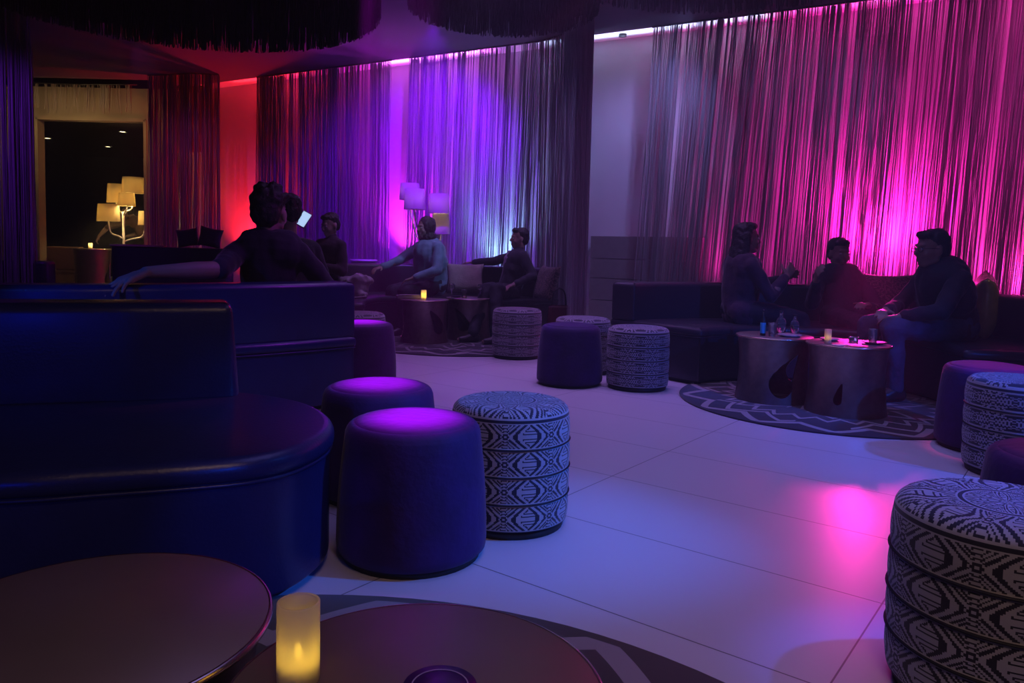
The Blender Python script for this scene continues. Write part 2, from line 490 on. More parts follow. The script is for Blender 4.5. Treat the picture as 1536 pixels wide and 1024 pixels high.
def line(x0, x1, off, n=12): return [(x0 + (x1 - x0) * i / n, wy(x0 + (x1 - x0) * i / n, off)) for i in range(n + 1)]
curtain('wide silver string curtain lit pink behind the right sofa group', line(1.46, 5.9, -.06), 1500, .03, CZ, M['string'],
        lean=lambda s: -(.12 + .10 * math.sin(min(1, s * 3) * PI)), w0=.001, w1=.0042, clump=.55)
curtain('silver string curtain lit violet and blue behind the jacketed person at the far sofa', line(-1.40, .27, -.06), 420, .03, CZ, M['string'], w0=.001, w1=.0042, lean=(-.07, 0), clump=.6)
curtain('dense dark return of string curtain beside the bare white wall panel', catmull([(.27, 9.2), (.5, 8.9), (.66, 8.4), (.70, 7.9), (.68, 7.45), (.55, 7.1)], 6, False), 640, .03, CZ, M['string'], w0=.001, w1=.004, lean=(.0, 0), clump=.5)
curtain('string curtain lit red on its left and violet on its right', line(-3.86, -1.66, -.06), 700, .03, CZ, M['string'], w0=.0012, w1=.0045, lean=(0, 0), clump=.6)
curtain('pinkish beige string curtain between doorway and red wall strip', [(-5.50, 11.6), (-5.2, 11.55), (-4.8, 11.4), (-4.38, 11.45)], 330, .03, CZ, M['string_beige'], w0=.002, w1=.006, clump=.6)
curtain('violet lit string curtain at the far left edge', [(-5.75, 8.0), (-5.4, 8.05), (-5.12, 8.2)], 230, .03, CZ, M['string'], w0=.002, w1=.006, clump=.6)
curtain('short beige string pelmet hanging over the dark doorway', [(-7.9, 12.35), (-7.0, 12.4), (-6.0, 12.3)], 150, 2.92, CZ, M['string_beige'], w0=.002, w1=.006, zj=.12, segs=4)
curtain('short beige string drop over the brown wall panel', [(-5.55, 12.45), (-4.95, 12.3)], 130, 2.35, CZ, M['string_beige'], w0=.003, w1=.008, zj=.01, segs=4)

def canopy(label, cx, cy, R, zb, n):
    t = empty('fringe_canopy', (cx, cy, CZ), label=label, cat='ceiling canopy', group='round black fringe canopies on the ceiling')
    bm = bmesh.new(); lathe(bm, [(0, -.06), (R, -.06), (R, -.002), (0, -.002)], 64); obj('disc', bm, M['black_string'], t)
    bm = bmesh.new()
    circ = [(R * math.cos(a), R * math.sin(a)) for a in [2 * PI * i / 60 for i in range(61)]]
    strings(bm, circ, n, zb - CZ, -.06, w0=.003, w1=.007, segs=3, wav=.006, zj=.03, clump=.3, jit=.02)
    for k in range(n * 2):
        r = R * math.sqrt(random.random()); a = random.random() * 2 * PI
        x, y = r * math.cos(a), r * math.sin(a); w = .006; z = zb - CZ + random.uniform(0, .05)
        v = [[bm.verts.new((x + w * math.cos(q), y + w * math.sin(q), h)) for q in (0, 2.1, 4.2)] for h in (-.06, z)]
        for i in range(3): bm.faces.new((v[0][i], v[0][(i + 1) % 3], v[1][(i + 1) % 3], v[1][i]))
    obj('fringe', bm, M['black_string'], t, kind='stuff')
canopy('round black fringe canopy, largest, over the upper left', -2.75, 6.3, 1.6, 2.86, 1500)
canopy('round black fringe canopy above the far seated group', -.13, 6.75, .80, 2.98, 800)
canopy('round black fringe canopy just entering the top right', 1.5, 5.35, 1.5, 3.03, 1200)

# ------------------------------------------------------------------ ottomans
def ottoman_velvet(r0, r1, h=.432):
    t = empty('ottoman')
    bm = bmesh.new(); prof = []
    rr = lambda z: r0 + (r1 - r0) * (z / h) ** 1.6
    prof = [(r0 - .012, .02), (r0 - .002, .03)] + [(rr(z) + .004 * math.sin(z / h * PI), z) for z in [.05 + (h - .09) * i / 10 for i in range(11)]]
    c = .035; zt = h - .045
    for k in range(1, 6):
        a = k / 5 * PI / 2 * .75; prof.append((rr(zt) - c * (1 - math.cos(a)), zt + c * math.sin(a)))
    zt2 = prof[-1][1]; rt = prof[-1][0]
    obj('cover', lathe(bm, prof + [(rt - .012, zt2 - .001)], 56), M['velvet'], t)
    bm = bmesh.new(); lathe(bm, [(rt - .004, zt2 - .006), (rt - .010, zt2 + .004), (rt - .03, h - .004), (rt * .6, h + .002), (0, h + .004)], 56)
    obj('top_pad', bm, M['velvet'], t)
    bm = bmesh.new(); lathe(bm, [(0, 0), (r0 - .02, 0), (r0 - .02, .025), (0, .025)], 40); obj('plinth', bm, M['plinth'], t)
    return t

def ottoman_woven(r, m, h=.432, rot=0):
    t = empty('ottoman'); N = 4
    bm = bmesh.new(); prof = []; uv = []
    zb, zt = .03, h - .035
    for b in range(N):
        for i in range(9):
            s = i / 8; z = zb + (zt - zb) * (b + s) / N
            rr = r * (1 + .02 * math.sin((z / h) * PI)) + .0035 * math.sin(s * PI) - .003
            prof.append((rr, z)); uv.append(b + s)
    c = .04
    for k in range(1, 7):
        a = k / 6 * PI / 2; prof.append((r - c * (1 - math.cos(a)) - .002, zt + (h - zt) * math.sin(a))); uv.append(N + k * .05)
    for k in range(1, 5): prof.append(((r - c) * (1 - k / 4), h + .003 * k / 4)); uv.append(N + .3 + k * .35)
    obj('woven_cover', lathe(bm, prof, 72, uv), m, t)
    bm = bmesh.new()
    for b in range(1, N):
        z = zb + (zt - zb) * b / N
        rr = r * (1 + .02 * math.sin((z / h) * PI)) - .001
        for k in range(1):
            lathe(bm, [(rr, z - .003), (rr + .004, z), (rr, z + .003), (rr - .003, z), (rr, z - .003)], 60)
    obj('piping', bm, M['plinth'], t)
    bm = bmesh.new(); lathe(bm, [(0, 0), (r - .015, 0), (r - .008, .03), (0, .03)], 40); obj('plinth', bm, M['plinth'], t)
    t.rotation_euler.z = rot
    return t

def place(o, x, y, rz, label, group=None, cat='ottoman'):
    o.location = (x, y, 0); o.rotation_euler.z = rz; tag(o, label, cat, group); return o

GV, GW = 'plain velvet ottomans', 'woven patterned ottomans'
v0 = ottoman_velvet(.235, .205)
for i, (x, y, lab) in enumerate((
        (-.30, 2.375, 'plain purple velvet ottoman in front, beside the patterned one and the near sofa end'),
        (-.51, 2.95, 'plain purple velvet ottoman half hidden behind the front plain one'),
        (-1.03, 5.28, 'plain velvet ottoman with bright violet top beyond the long sofa end'),
        (.425, 5.46, 'plain dark velvet ottoman left of the patterned one in mid floor'),
        (-1.66, 5.64, 'plain velvet ottoman that the half hidden person behind the long sofa sits on'),
        (2.44, 3.87, 'plain dark velvet ottoman with pink lit top behind the blue lit patterned one at right'),
        (1.60, 2.14, 'plain red-topped ottoman cut off by right edge behind the big patterned one'))):
    place(v0 if i == 0 else copy_tree(v0), x, y, 0, lab, GV)
w0 = ottoman_woven(.207, M['rings'])
place(w0, .005, 2.67, 1.1, 'black and white ring-patterned ottoman in the front centre of the floor', GW)
for (x, y, rz, lab, sc) in ((1.10, 1.655, .4, 'large dark ring-patterned ottoman at the bottom right corner', 1.08),):
    o = place(copy_tree(w0), x, y, rz, lab, GW); o.scale = (sc, sc, 1)
w1 = ottoman_woven(.214, M['hexes'])
for i, (x, y, rz, lab) in enumerate((
        (.895, 5.36, .3, 'hexagon-patterned ottoman beside the plain dark one in mid floor'),
        (.56, 5.98, .9, 'patterned ottoman hidden behind the mid-floor plain one, only its top showing'),
        (.05, 6.72, .2, 'dim brownish patterned ottoman beside the far rug'),
        (-1.20, 5.95, .2, 'patterned ottoman peeking over the violet topped ottoman'),
        (2.30, 3.42, 1.3, 'blue lit hexagon-patterned ottoman by the right edge'))):
    place(w1 if i == 0 else copy_tree(w1), x, y, rz, lab, GW)

# ------------------------------------------------------------------ rugs
def rug(label, cx, cy, R, rz=0):
    bm = bmesh.new(); lathe(bm, [(0, .001), (R - .004, .001), (R, .005), (R - .006, .011), (R * .5, .012), (0, .012)], 96)
    for v in bm.verts: v.co.x /= R; v.co.y /= R
    o = obj('round_rug', bm, M['rug'], label=label, cat='rug'); o.location = (cx, cy, 0); o.scale = (R, R, 1); o.rotation_euler.z = rz
rug('round dark rug with grey zigzags under the two front tables', -.437, .716, 1.326, .12)
rug('round dark rug with grey zigzags under the right table group', 2.10, 4.96, .97, .3)
rug('round dark zigzag rug under the far table group', -.52, 7.72, 1.08, .6)

# ------------------------------------------------------------------ bronze drum tables
def drum_table(cuts, R=.245, H_=.42):
    t = empty('drum_table')
    NT, NZ = 200, 64
    def rad(z):
        s = z / (H_ - .012); return R * (.985 - .10 * math.sin(s * PI * .85) * 1.0 - .02 * (1 - s))
    def inside(th, z):
        for th0, z0, dth, dz, r in cuts:
            for k in range(13):
                q = k / 12
                cx = th0 + dth * q ** 1.3; cz = z0 + dz * q; rr = r * (1 - q) ** .8
                du = (th - cx + PI) % (2 * PI) - PI
                if (du * R) ** 2 + (z - cz) ** 2 < rr * rr: return True
        return False
    bm = bmesh.new()
    G = [[bm.verts.new((rad(z) * math.cos(2 * PI * i / NT), rad(z) * math.sin(2 * PI * i / NT), z)) for i in range(NT)] for z in [(H_ - .012) * j / NZ for j in range(NZ + 1)]]
    for j in range(NZ):
        for i in range(NT):
            if not inside(2 * PI * (i + .5) / NT, (H_ - .012) * (j + .5) / NZ):
                bm.faces.new((G[j][i], G[j][(i + 1) % NT], G[j + 1][(i + 1) % NT], G[j + 1][i]))
    for v in [v for v in bm.verts if not v.link_faces]: bm.verts.remove(v)
    # soften the stair-stepped cut edges
    for _ in range(4):
        new = {}
        for v in bm.verts:
            be = [e for e in v.link_edges if e.is_boundary]
            if be and .002 < v.co.z < H_ - .02:
                p = sum((e.other_vert(v).co for e in be), Vector()) / len(be)
                q = v.co.lerp(p, .5); new[v] = q
        for v, q in new.items(): v.co = q
    inner = {}
    for v in list(bm.verts):
        c = v.co.copy(); k = 1 - .008 / max(.05, math.hypot(c.x, c.y)); inner[v] = bm.verts.new((c.x * k, c.y * k, c.z))
    for f in list(bm.faces): bm.faces.new([inner[v] for v in reversed(f.verts)])
    o = obj('drum_wall', bm, M['bronze'], t)
    # bright cut edges
    bm2 = bmesh.new(); bm3 = bmesh.new(); bm3.from_mesh(o.data)
    n = 0
    for e in bm3.edges:
        if e.is_boundary:
            a, b = e.verts
            ra = math.hypot(a.co.x, a.co.y)
            if ra > rad(a.co.z) - .003:
                k = 1 - .0082 / ra
                q = [a.co * 1, b.co * 1, Vector((b.co.x * k, b.co.y * k, b.co.z)), Vector((a.co.x * k, a.co.y * k, a.co.z))]
                bm2.faces.new([bm2.verts.new(x) for x in q])
    bm3.free()
    bmesh.ops.remove_doubles(bm2, verts=bm2.verts, dist=.0004)
    obj('cutout_edge', bm2, M['rim'], t, label='bright brass edge of the drum cut-outs')
    bm = bmesh.new(); lathe(bm, [(0, H_ - .012), (R - .004, H_ - .012), (R, H_ - .008), (R, H_ - .003), (R - .003, H_), (0, H_)], 96)
    obj('table_top', bm, M['bronze_top'], t)
    bm = bmesh.new(); lathe(bm, [(R + .0002, H_ - .009), (R + .0012, H_ - .006), (R + .0002, H_ - .001), (R - .003, H_ + .0006), (R - .005, H_ + .0002)], 96)
    obj('rim', bm, M['rim'], t, label='thin polished brass rim')
    return t
CUTS = [(0, .13, .55, .20, .085), (2.2, .16, -.5, .17, .07), (4.1, .10, .12, .12, .03)]
tb = drum_table(CUTS)
tb.scale = (1.02, 1.02, 1.03); place(tb, -.585, 1.035, 2.2, 'round bronze drum table at the bottom left, bare top', 'bronze drum tables', 'table')
GT = 'bronze drum tables'
for x, y, z, rz, lab in ((-.107, .912, 0, .5, 'round bronze drum table in front carrying the glowing candle'),
                      (1.725, 5.0, .012, -1.65, 'bronze drum table with large teardrop cut-out, left one on the right rug'),
                      (2.055, 4.645, .012, 0.0, 'bronze drum table with small teardrop slit, nearer one on the right rug'),
                      (-.865, 7.58, .012, -2.95, 'bronze drum table on the far rug carrying a lit candle'),
                      (-.44, 7.93, .012, 2.3, 'bronze drum table on the far rug carrying wine glasses')):
    o = place(copy_tree(tb), x, y, rz, lab, GT, 'table'); o.location.z = z; o.scale = (.96, .96, 1) if y < 2 else (1, 1, 1)
TZ = .4205

# ------------------------------------------------------------------ sofas
def arc_path(pts, n=10): return catmull([(*p, 0) for p in pts], n, False)
def band(path, d0, d1):
    """plan outline between offsets d0 and d1 to the LEFT of the path"""
    P = [Vector(p[:2]) for p in path]; out = []; inn = []
    for i, p in enumerate(P):
        d = (P[min(len(P) - 1, i + 1)] - P[max(0, i - 1)]).normalized(); n = Vector((-d.y, d.x))
        out.append(p + n * d0); inn.append(p + n * d1)
    return out, inn
def rounded(poly, r=.06, n=4):
    out = []; N = len(poly)
    for i in range(N):
        p = Vector(poly[i]); a = Vector(poly[i - 1]); b = Vector(poly[(i + 1) % N])
        u, v = (a - p), (b - p)
        if u.normalized().angle(v.normalized()) > 2.3: out.append(p); continue
        ru = min(r, u.length * .49); rv = min(r, v.length * .49)
        s, e = p + u.normalized() * ru, p + v.normalized() * rv
        for k in range(n + 1):
            t = k / n; out.append(s.lerp(p, t).lerp(p.lerp(e, t), t))
    return out
def resample(poly, step=.04):
    P = [Vector(p[:2]) for p in poly]; out = []
    for i in range(len(P)):
        a, b = P[i], P[(i + 1) % len(P)]; k = max(1, round((b - a).length / step))
        for j in range(k): out.append(a.lerp(b, j / k))
    return out
def piping(bm, outline, z, ins=0.0, r=.006):
    pts = [Vector(p[:2]) for p in outline]; N = len(pts)
    tube(bm, [(p.x, p.y, z) for p in pts] + [(pts[0].x, pts[0].y, z)], r, 6)

def sofa(label, seat, backs, m, hs=.42, hb=.72, extra_back=None, name='curved_sofa', taper=.0):
    t = empty(name, (0, 0, 0), label=label, cat='sofa')
    ins = lambda poly, d: inset(poly, d)
    bm = bmesh.new(); slab(bm, inset(seat, .014), .03, .372, .01); obj('base', bm, m, t)
    bm = bmesh.new(); slab(bm, seat, .358, hs, .034, .018); obj('seat', bm, m, t)
    bm = bmesh.new(); piping(bm, inset(seat, .010), .352); obj('piping', bm, m, t)
    for bk in backs:
        bm = bmesh.new(); slab(bm, bk, hs - .005, hb, .035, .01, taper); obj('backrest', bm, m, t)
    bm = bmesh.new(); slab(bm, inset(seat, .06), 0, .032, .004); obj('plinth', bm, M['plinth'], t)
    return t
def inset(poly, d):
    P = [Vector(p[:2]) for p in poly]; N = len(P)
    A = sum(P[i].x * P[(i + 1) % N].y - P[(i + 1) % N].x * P[i].y for i in range(N))
    sg = 1 if A > 0 else -1
    out = []
    for i in range(N):
        dd = (P[(i + 1) % N] - P[i - 1]).normalized(); n = Vector((dd.y, -dd.x)) * sg
        out.append(P[i] - n * d)
    return out

seat1 = catmull([(-2.6, 1.75), (-2.1, 1.66), (-1.6, 1.66), (-1.17, 1.73), (-.97, 1.795), (-.78, 1.86), (-.64, 1.93), (-.555, 2.05), (-.525, 2.25), (-.59, 2.47), (-.74, 2.66), (-1.0, 2.79), (-1.35, 2.83), (-1.9, 2.75), (-2.6, 2.72)], 6)
back1 = resample(rounded([(-.955, 2.68), (-1.28, 2.56), (-1.7, 2.44), (-2.2, 2.38), (-2.6, 2.36), (-2.62, 2.62), (-2.2, 2.64), (-1.75, 2.70), (-1.36, 2.81), (-1.05, 2.91)], .05))
sofa('large curved navy leather sofa filling the left foreground', seat1, [back1], M['leather'], taper=.02, hb=.75)

p2 = arc_path([(-3.3, 3.45), (-2.75, 3.46), (-2.2, 3.6), (-1.8, 3.8), (-1.45, 4.06), (-1.15, 4.32), (-.93, 4.55)])
o_, i_ = band(p2, 0, .22); s_o, s_i = band(p2, -.02, .92)
backp = resample(rounded(o_ + i_[::-1], .06)); seatp = resample(rounded(s_o + s_i[::-1], .1))
sofa('long curved navy leather sofa seen from behind, an arm resting on its top', seatp, [backp], M['leather'], hb=.74)

p3 = arc_path([(.80, 6.15), (1.05, 6.33), (1.5, 6.52), (2.1, 6.6), (2.75, 6.45), (3.3, 6.05), (3.62, 5.5), (3.68, 4.9), (3.6, 4.4)])
o_, i_ = band(p3, 0, -.24); s_o, s_i = band(p3, .01, -.90)
sofa('curved dark leather sofa with the three people at the right', resample(rounded(s_o + s_i[::-1], .12)), [resample(rounded(o_ + i_[::-1], .07))], M['leather_dark'], hb=.71)

p4 = arc_path([(-2.3, 6.9), (-2.4, 7.7), (-2.2, 8.5), (-1.6, 9.05), (-.8, 9.2), (.05, 8.95), (.52, 8.45)])
o_, i_ = band(p4, 0, -.22); s_o, s_i = band(p4, .01, -.95)
sofa('curved dark sofa with the two people around the far tables', resample(rounded(s_o + s_i[::-1], .1)), [resample(rounded(o_ + i_[::-1], .06))], M['leather_dark'], hb=.74)

# low seats and partition in the dim area at the left
t = empty('low_partition', (0, 0, 0), label='dark purple low partition with a pale ledge in front of the branching lamp', cat='partition')
bm = bmesh.new(); slab(bm, resample([(-5.2, 9.95), (-3.7, 9.9), (-3.7, 10.15), (-5.2, 10.2)], .1), 0, .86, .01); obj('partition_body', bm, M['leather_dark'], t)
bm = bmesh.new(); slab(bm, resample([(-5.22, 9.93), (-4.6, 9.9), (-4.6, 10.2), (-5.22, 10.22)], .1), .86, .885, .005); obj('ledge', bm, M['beige'], t)  # lit top edge of the partition, its light put into a paler piece
sA = [(-7.2, 8.2), (-5.0, 8.2), (-5.0, 9.0), (-7.2, 9.0)]
sofa('low dark sofa in the dim area beyond the long sofa, at the left edge', resample(rounded(sA, .1)), [resample(rounded([(-7.2, 8.2), (-5.0, 8.2), (-5.0, 8.42), (-7.2, 8.42)], .06))], M['leather_dark'], hb=.70, name='straight_sofa')
sB = [(-8.3, 12.9), (-7.3, 12.9), (-7.3, 13.6), (-8.3, 13.6)]
sofa('small brown sofa inside the dark doorway left of the far candle', resample(rounded(sB, .1)), [resample(rounded([(-8.3, 12.9), (-7.3, 12.9), (-7.3, 13.1), (-8.3, 13.1)], .06))], M['brown'], hb=.80, name='small_sofa')
o = place(copy_tree(tb), -6.88, 12.55, 0, 'round table at the dark doorway carrying a tiny candle', GT, 'table'); o.scale = (1.2, 1.2, 1.86)

# ------------------------------------------------------------------ branching table lamps
def shade_(t, c, w, h, m=None, taper=.88, name='lamp_shade'):
    bm = bmesh.new(); x, y, z = c
    lathe(bm, [(w * .5, z - h / 2), (w * .5 * taper, z + h / 2), (w * .5 * taper - .006, z + h / 2), (w * .5 - .006, z - h / 2), (w * .5, z - h / 2)], 32, cx=x, cy=y)
    s = obj(name, bm, m or M['shade'], t)
    return s
def plight(name, loc, energy, col, r=.05):
    l = bpy.data.lights.new(name, 'POINT'); l.energy = energy; l.color = col; l.shadow_soft_size = r
    o = bpy.data.objects.new(name, l); COL.objects.link(o); o.location = loc; return o
t = empty('branching_lamp', (-6.72, 13.25, 0), label='white branching lamp with five glowing shades in the doorway', cat='lamp')
# local: x right, z up;  (shade x, y, z, w, h)
sh = [(.20, -.05, 1.87, .38, .27), (-.13, .02, 1.73, .30, .32), (.12, -.12, 1.62, .28, .22), (-.16, -.18, 1.39, .37, .29), (.33, .10, 1.32, .24, .24)]
bm = bmesh.new(); tube(bm, [(0, 0, 0), (0, 0, .7), (0, 0, 1.42)], .022, 10); lathe(bm, [(0, 0), (.16, 0), (.16, .02), (0, .03)], 24); obj('stem', bm, M['white_metal'], t)
for (x, y, z, w, h), z0 in zip(sh, (1.38, 1.36, 1.35, .95, .9)):
    bm = bmesh.new(); zt = z - h * .5
    tube(bm, [tuple(v) for v in catmull([(0, 0, z0), (x * .35, y * .35, z0 + .05), (x * .85, y * .85, z0 + .10), (x, y, zt - .02), (x, y, z)], 5, False)], .014, 8)
    obj('branch', bm, M['white_metal'], t)
    s = shade_(t, (x, y, z), w, h)
    bm = bmesh.new(); ell(bm, (x, y, z), (.03, .03, .045)); obj('bulb', bm, glow('bulb_warm', (1, .75, .35), 5), s)
for i, (x, y, z, w, h) in enumerate(sh):
    e = [26, 26, 46, 30, 14][i]
    plight('shade_lamp_light', (-6.72 + x, 13.25 + y, z - .06), e * .42, (1, .68, .27), .03)

t = empty('branching_lamp', (-1.27, 9.55, 0), label='branching lamp with four pale shades beside the bright violet gap', cat='lamp')
sh2 = [(-.02, -.02, 1.62, .26, .20), (.06, -.16, 1.52, .27, .25), (.34, -.02, 1.48, .27, .24), (.36, .05, 1.23, .23, .25)]
bm = bmesh.new(); tube(bm, [(.15, 0, 0), (.15, 0, .6), (.15, 0, 1.12)], .016, 10); lathe(bm, [(0, 0), (.14, 0), (.14, .02), (0, .03)], 24, cx=.15); obj('stem', bm, M['white_metal'], t)
SH2 = translucent('dim_linen_lampshade', (.5, .44, .4), .45)
for (x, y, z, w, h), z0 in zip(sh2, (1.05, 1.1, 1.1, .85)):
    bm = bmesh.new(); zt = z - h * .5
    tube(bm, [tuple(v) for v in catmull([(.15, 0, z0), (.15 + (x - .15) * .5, y * .5, z0 + .03), (x, y, zt - .06), (x, y, z)], 5, False)], .010, 8)
    obj('branch', bm, M['white_metal'], t)
    s = shade_(t, (x, y, z), w, h, SH2)
    plight('shade_lamp_light', (-1.27 + x, 9.55 + y, z), 2.2, (1, .72, .42), .03)

# ------------------------------------------------------------------ candles, glasses and small things
def candle(x, y, z, r, h, label, m=None, seg=40, led=None):
    t = empty('candle_holder', (x, y, z), label=label, cat='candle')
    bm = bmesh.new(); lathe(bm, [(0, 0), (r * .97, 0), (r, .004), (r, h), (r - .0025, h + .001), (r - .0035, h - .002), (r - .0035, .006), (0, .006)], seg); obj('frosted_cup', bm, M['frost'], t)
    bm = bmesh.new(); lathe(bm, [(0, .007), (r * .62, .007), (r * .62, .026), (0, .028)], 24); c = obj('tealight', bm, M['paper'], t)
    bm = bmesh.new(); lathe(bm, [(0, .028), (.0035, .031), (.0055, .037), (.003, .045), (0, .049)], 12); obj('flame', bm, led or M['flame'], c)
    return t
candle(-.258, .93, TZ, .0265, .101, 'tall frosted glass candle glowing yellow on the front table')
plight('candle_glow', (-.256, .93, TZ + .040), .10, (1, .66, .10), .006)
candle(1.91, 4.60, .433, .02, .085, 'small frosted candle between the two right tables', led=M['flame_far'])
plight('candle_glow', (1.91, 4.60, .47), .10, (1, .5, .12), .006)
candle(-.865, 7.50, .433, .026, .095, 'small lit candle on the far drum table', led=M['flame_far'])
plight('candle_glow', (-.865, 7.50, .48), .35, (1, .62, .12), .006)
candle(-6.88, 12.5, .782, .03, .09, 'tiny lit candle on the table at the dark doorway', led=M['flame_far'])
plight('candle_glow', (-6.88, 12.5, .85), .8, (1, .7, .3), .01)

t = empty('round_coaster', (-.079, .922, TZ), label='round dark purple card lying on the front table', cat='coaster')
bm = bmesh.new(); lathe(bm, [(0, 0), (.046, 0), (.046, .002), (0, .002)], 48); obj('card', bm, M['purple_card'], t)
bm = bmesh.new(); lathe(bm, [(.034, .0021), (.036, .0021), (.036, .0025), (.034, .0025), (.034, .0021)], 40)
obj('lilac_print', bm, M['lilac_ink'], t, smooth=False, label='thin lilac printed ring')

def tumbler(x, y, z, r, h, label, m=None, drink=None):
    t = empty('drinking_glass', (x, y, z), label=label, cat='glass')
    bm = bmesh.new(); lathe(bm, [(0, 0), (r * .85, 0), (r, h), (r - .002, h), (r * .85 - .002, .008), (0, .008)], 24); obj('glass_wall', bm, m or M['glass'], t)
    if drink:
        bm = bmesh.new(); lathe(bm, [(0, .009), (r * .84 - .003, .009), (r * .93 - .003, h * .55), (0, h * .55)], 24); obj('drink', bm, drink, t)
    return t
def bottle(x, y, z, r, h, label, m, lab=None):
    t = empty('bottle', (x, y, z), label=label, cat='bottle')
    bm = bmesh.new(); lathe(bm, [(0, 0), (r, .002), (r, h * .55), (r * .8, h * .66), (r * .35, h * .76), (r * .35, h * .95), (0, h * .95)], 24); obj('bottle_body', bm, m, t)
    bm = bmesh.new(); lathe(bm, [(0, h * .951), (r * .42, h * .951), (r * .42, h * 1.02), (0, h * 1.02)], 16); obj('cap', bm, M['black'], t)
    if lab:
        bm = bmesh.new(); lathe(bm, [(r + .0006, h * .1), (r + .001, h * .12), (r + .001, h * .5), (r + .0006, h * .52)], 24); obj('label_band', bm, lab, t)
    return t
def wineglass(x, y, z, label, h=.15):
    t = empty('wine_glass', (x, y, z), label=label, cat='glass')
    bm = bmesh.new(); lathe(bm, [(0, 0), (.032, 0), (.032, .002), (.004, .006), (.003, h * .5), (.014, h * .54), (.032, h * .7), (.034, h * .85), (.028, h), (.0265, h), (.032, h * .85), (.030, h * .71), (.012, h * .56), (0, h * .55)], 28); obj('glass_wall', bm, M['glass'], t)
    return t
def plate(x, y, z, r, label, m):
    bm = bmesh.new(); lathe(bm, [(0, 0), (r * .6, 0), (r, .012), (r, .015), (r * .62, .005), (0, .005)], 36)
    o = obj('plate', bm, m, label=label, cat='plate'); o.location = (x, y, z)
T3 = .4325
bottle(1.632, 4.95, T3, .017, .165, 'slim bottle with cyan label on the left one of the right tables', M['black'], M['cyan_label'])
tumbler(1.675, 4.90, T3, .024, .08, 'clear tumbler right beside the cyan labelled bottle')
bottle(1.80, 5.10, T3, .032, .15, 'squat glass carafe in the middle of the right table', M['glass'])
tumbler(1.735, 5.07, T3, .03, .075, 'short amber filled glass between bottle and carafe', drink=M['amber'])
bottle(1.885, 5.08, T3, .028, .13, 'small blue necked bottle behind the small candle', M['glass'])
plate(1.80, 4.93, T3, .075, 'pale plate on the left one of the right tables', M['plate'])
plate(1.99, 4.76, T3, .06, 'flat dish of snacks in the middle of the nearer right table', M['plate'])
plate(2.20, 4.62, T3, .07, 'dark dish at the right rim of the nearer right table', M['black'])
tumbler(2.19, 4.62, T3 + .008, .026, .085, 'tall clear glass standing on the dark dish', drink=None)
tumbler(2.12, 4.72, T3, .03, .03, 'low glass ashtray catching blue light on the nearer right table')
bm = bmesh.new(); slab(bm, [(-.045, -.03), (.045, -.03), (.045, .03), (-.045, .03)], 0, .002, .0005)
o = obj('paper_napkin', bm, M['paper'], smooth=False, label='folded white paper napkin under the small candle', cat='napkin'); o.location = (1.955, 4.53, T3 + .0002); o.rotation_euler.z = .5
wineglass(-.615, 7.78, T3, 'wine glass with bright highlight on the far tables')
wineglass(-.33, 7.95, T3, 'wine glass standing beside the amber glass', .14)
tumbler(-.49, 7.84, T3, .03, .085, 'glass of amber drink on the far table', drink=M['amber'])
plate(-.58, 7.98, T3, .06, 'small dark dish behind the wine glass on the far table', M['black'])
# drum side table far left of the group
t = empty('side_table', (-1.90, 9.78, 0), label='pale drum side table against the violet curtain, behind the far sofa', cat='table')
bm = bmesh.new(); lathe(bm, [(0, 0), (.15, 0), (.15, .74), (0, .74)], 32); obj('drum', bm, M['teal'], t)
bm = bmesh.new(); lathe(bm, [(0, .741), (.17, .741), (.17, .765), (0, .765)], 32); obj('top', bm, M['plate'], t)

# cushions and bags
def cushion(name, label, c, w, h, th, m, rot, cat='cushion'):
    bm = bmesh.new(); uvl = bm.loops.layers.uv.verify(); N = 18
    G = {}
    for s in (1, -1):
        for i in range(N + 1):
            for j in range(N + 1):
                u, v = i / N * 2 - 1, j / N * 2 - 1
                if s < 0 and (i in (0, N) or j in (0, N)): G[s, i, j] = G[1, i, j]; continue
                e = max(0, (1 - u ** 4) * (1 - v ** 4)) ** .55
                pin = 1 - .10 * (1 - abs(u) ** 2) * abs(v) ** 4; pin2 = 1 - .10 * (1 - abs(v) ** 2) * abs(u) ** 4
                G[s, i, j] = bm.verts.new((u * w / 2 * pin2, s * e * th / 2 + .006 * noise.noise(Vector((u * 3, v * 3, s))), v * h / 2 * pin))
        for i in range(N):
            for j in range(N):
                f = bm.faces.new([G[s, i, j], G[s, i + 1, j], G[s, i + 1, j + 1], G[s, i, j + 1]])
                for l, (a, b) in zip(f.loops, ((i, j), (i + 1, j), (i + 1, j + 1), (i, j + 1))): l[uvl].uv = (a / N * 2, b / N * 2)
    o = obj(name, bm, m, label=label, cat=cat); o.location = c; o.rotation_euler = rot
    return o
cushion('cushion', 'brown tribal patterned cushion between two seated people at the right', (2.97, 6.05, .625), .42, .42, .13, M['cushion_pat'], (-.25, 0, -.42))
cushion('cushion', 'crumpled gold satin cushion behind the person with glasses at the right', (3.31, 5.36, .64), .42, .44, .16, M['satin'], (0, -.12, 1.05))
cushion('cushion', 'fluffy beige cushion between the two people on the far sofa', (-.53, 8.62, .60), .42, .36, .18, M['fur'], (-.35, 0, .1))
cushion('cushion', 'patterned cushion at the right end of the far sofa', (.36, 8.05, .60), .38, .38, .13, M['cushion_pat'], (-.3, 0, -1.1))
cushion('cushion', 'pale patterned cushion beside the person reading a magazine', (-2.02, 8.55, .60), .36, .3, .12, M['hexes'], (-.3, .1, .5))
cushion('cushion', 'dark cushion on the partition, nearest the red wall strip', (-3.95, 10.02, 1.0), .3, .26, .12, M['plum'], (0, .2, .1))
cushion('cushion', 'dark cushion on the partition, farther from the red wall strip', (-4.25, 10.03, .99), .28, .24, .12, M['plum'], (0, -.15, .1))
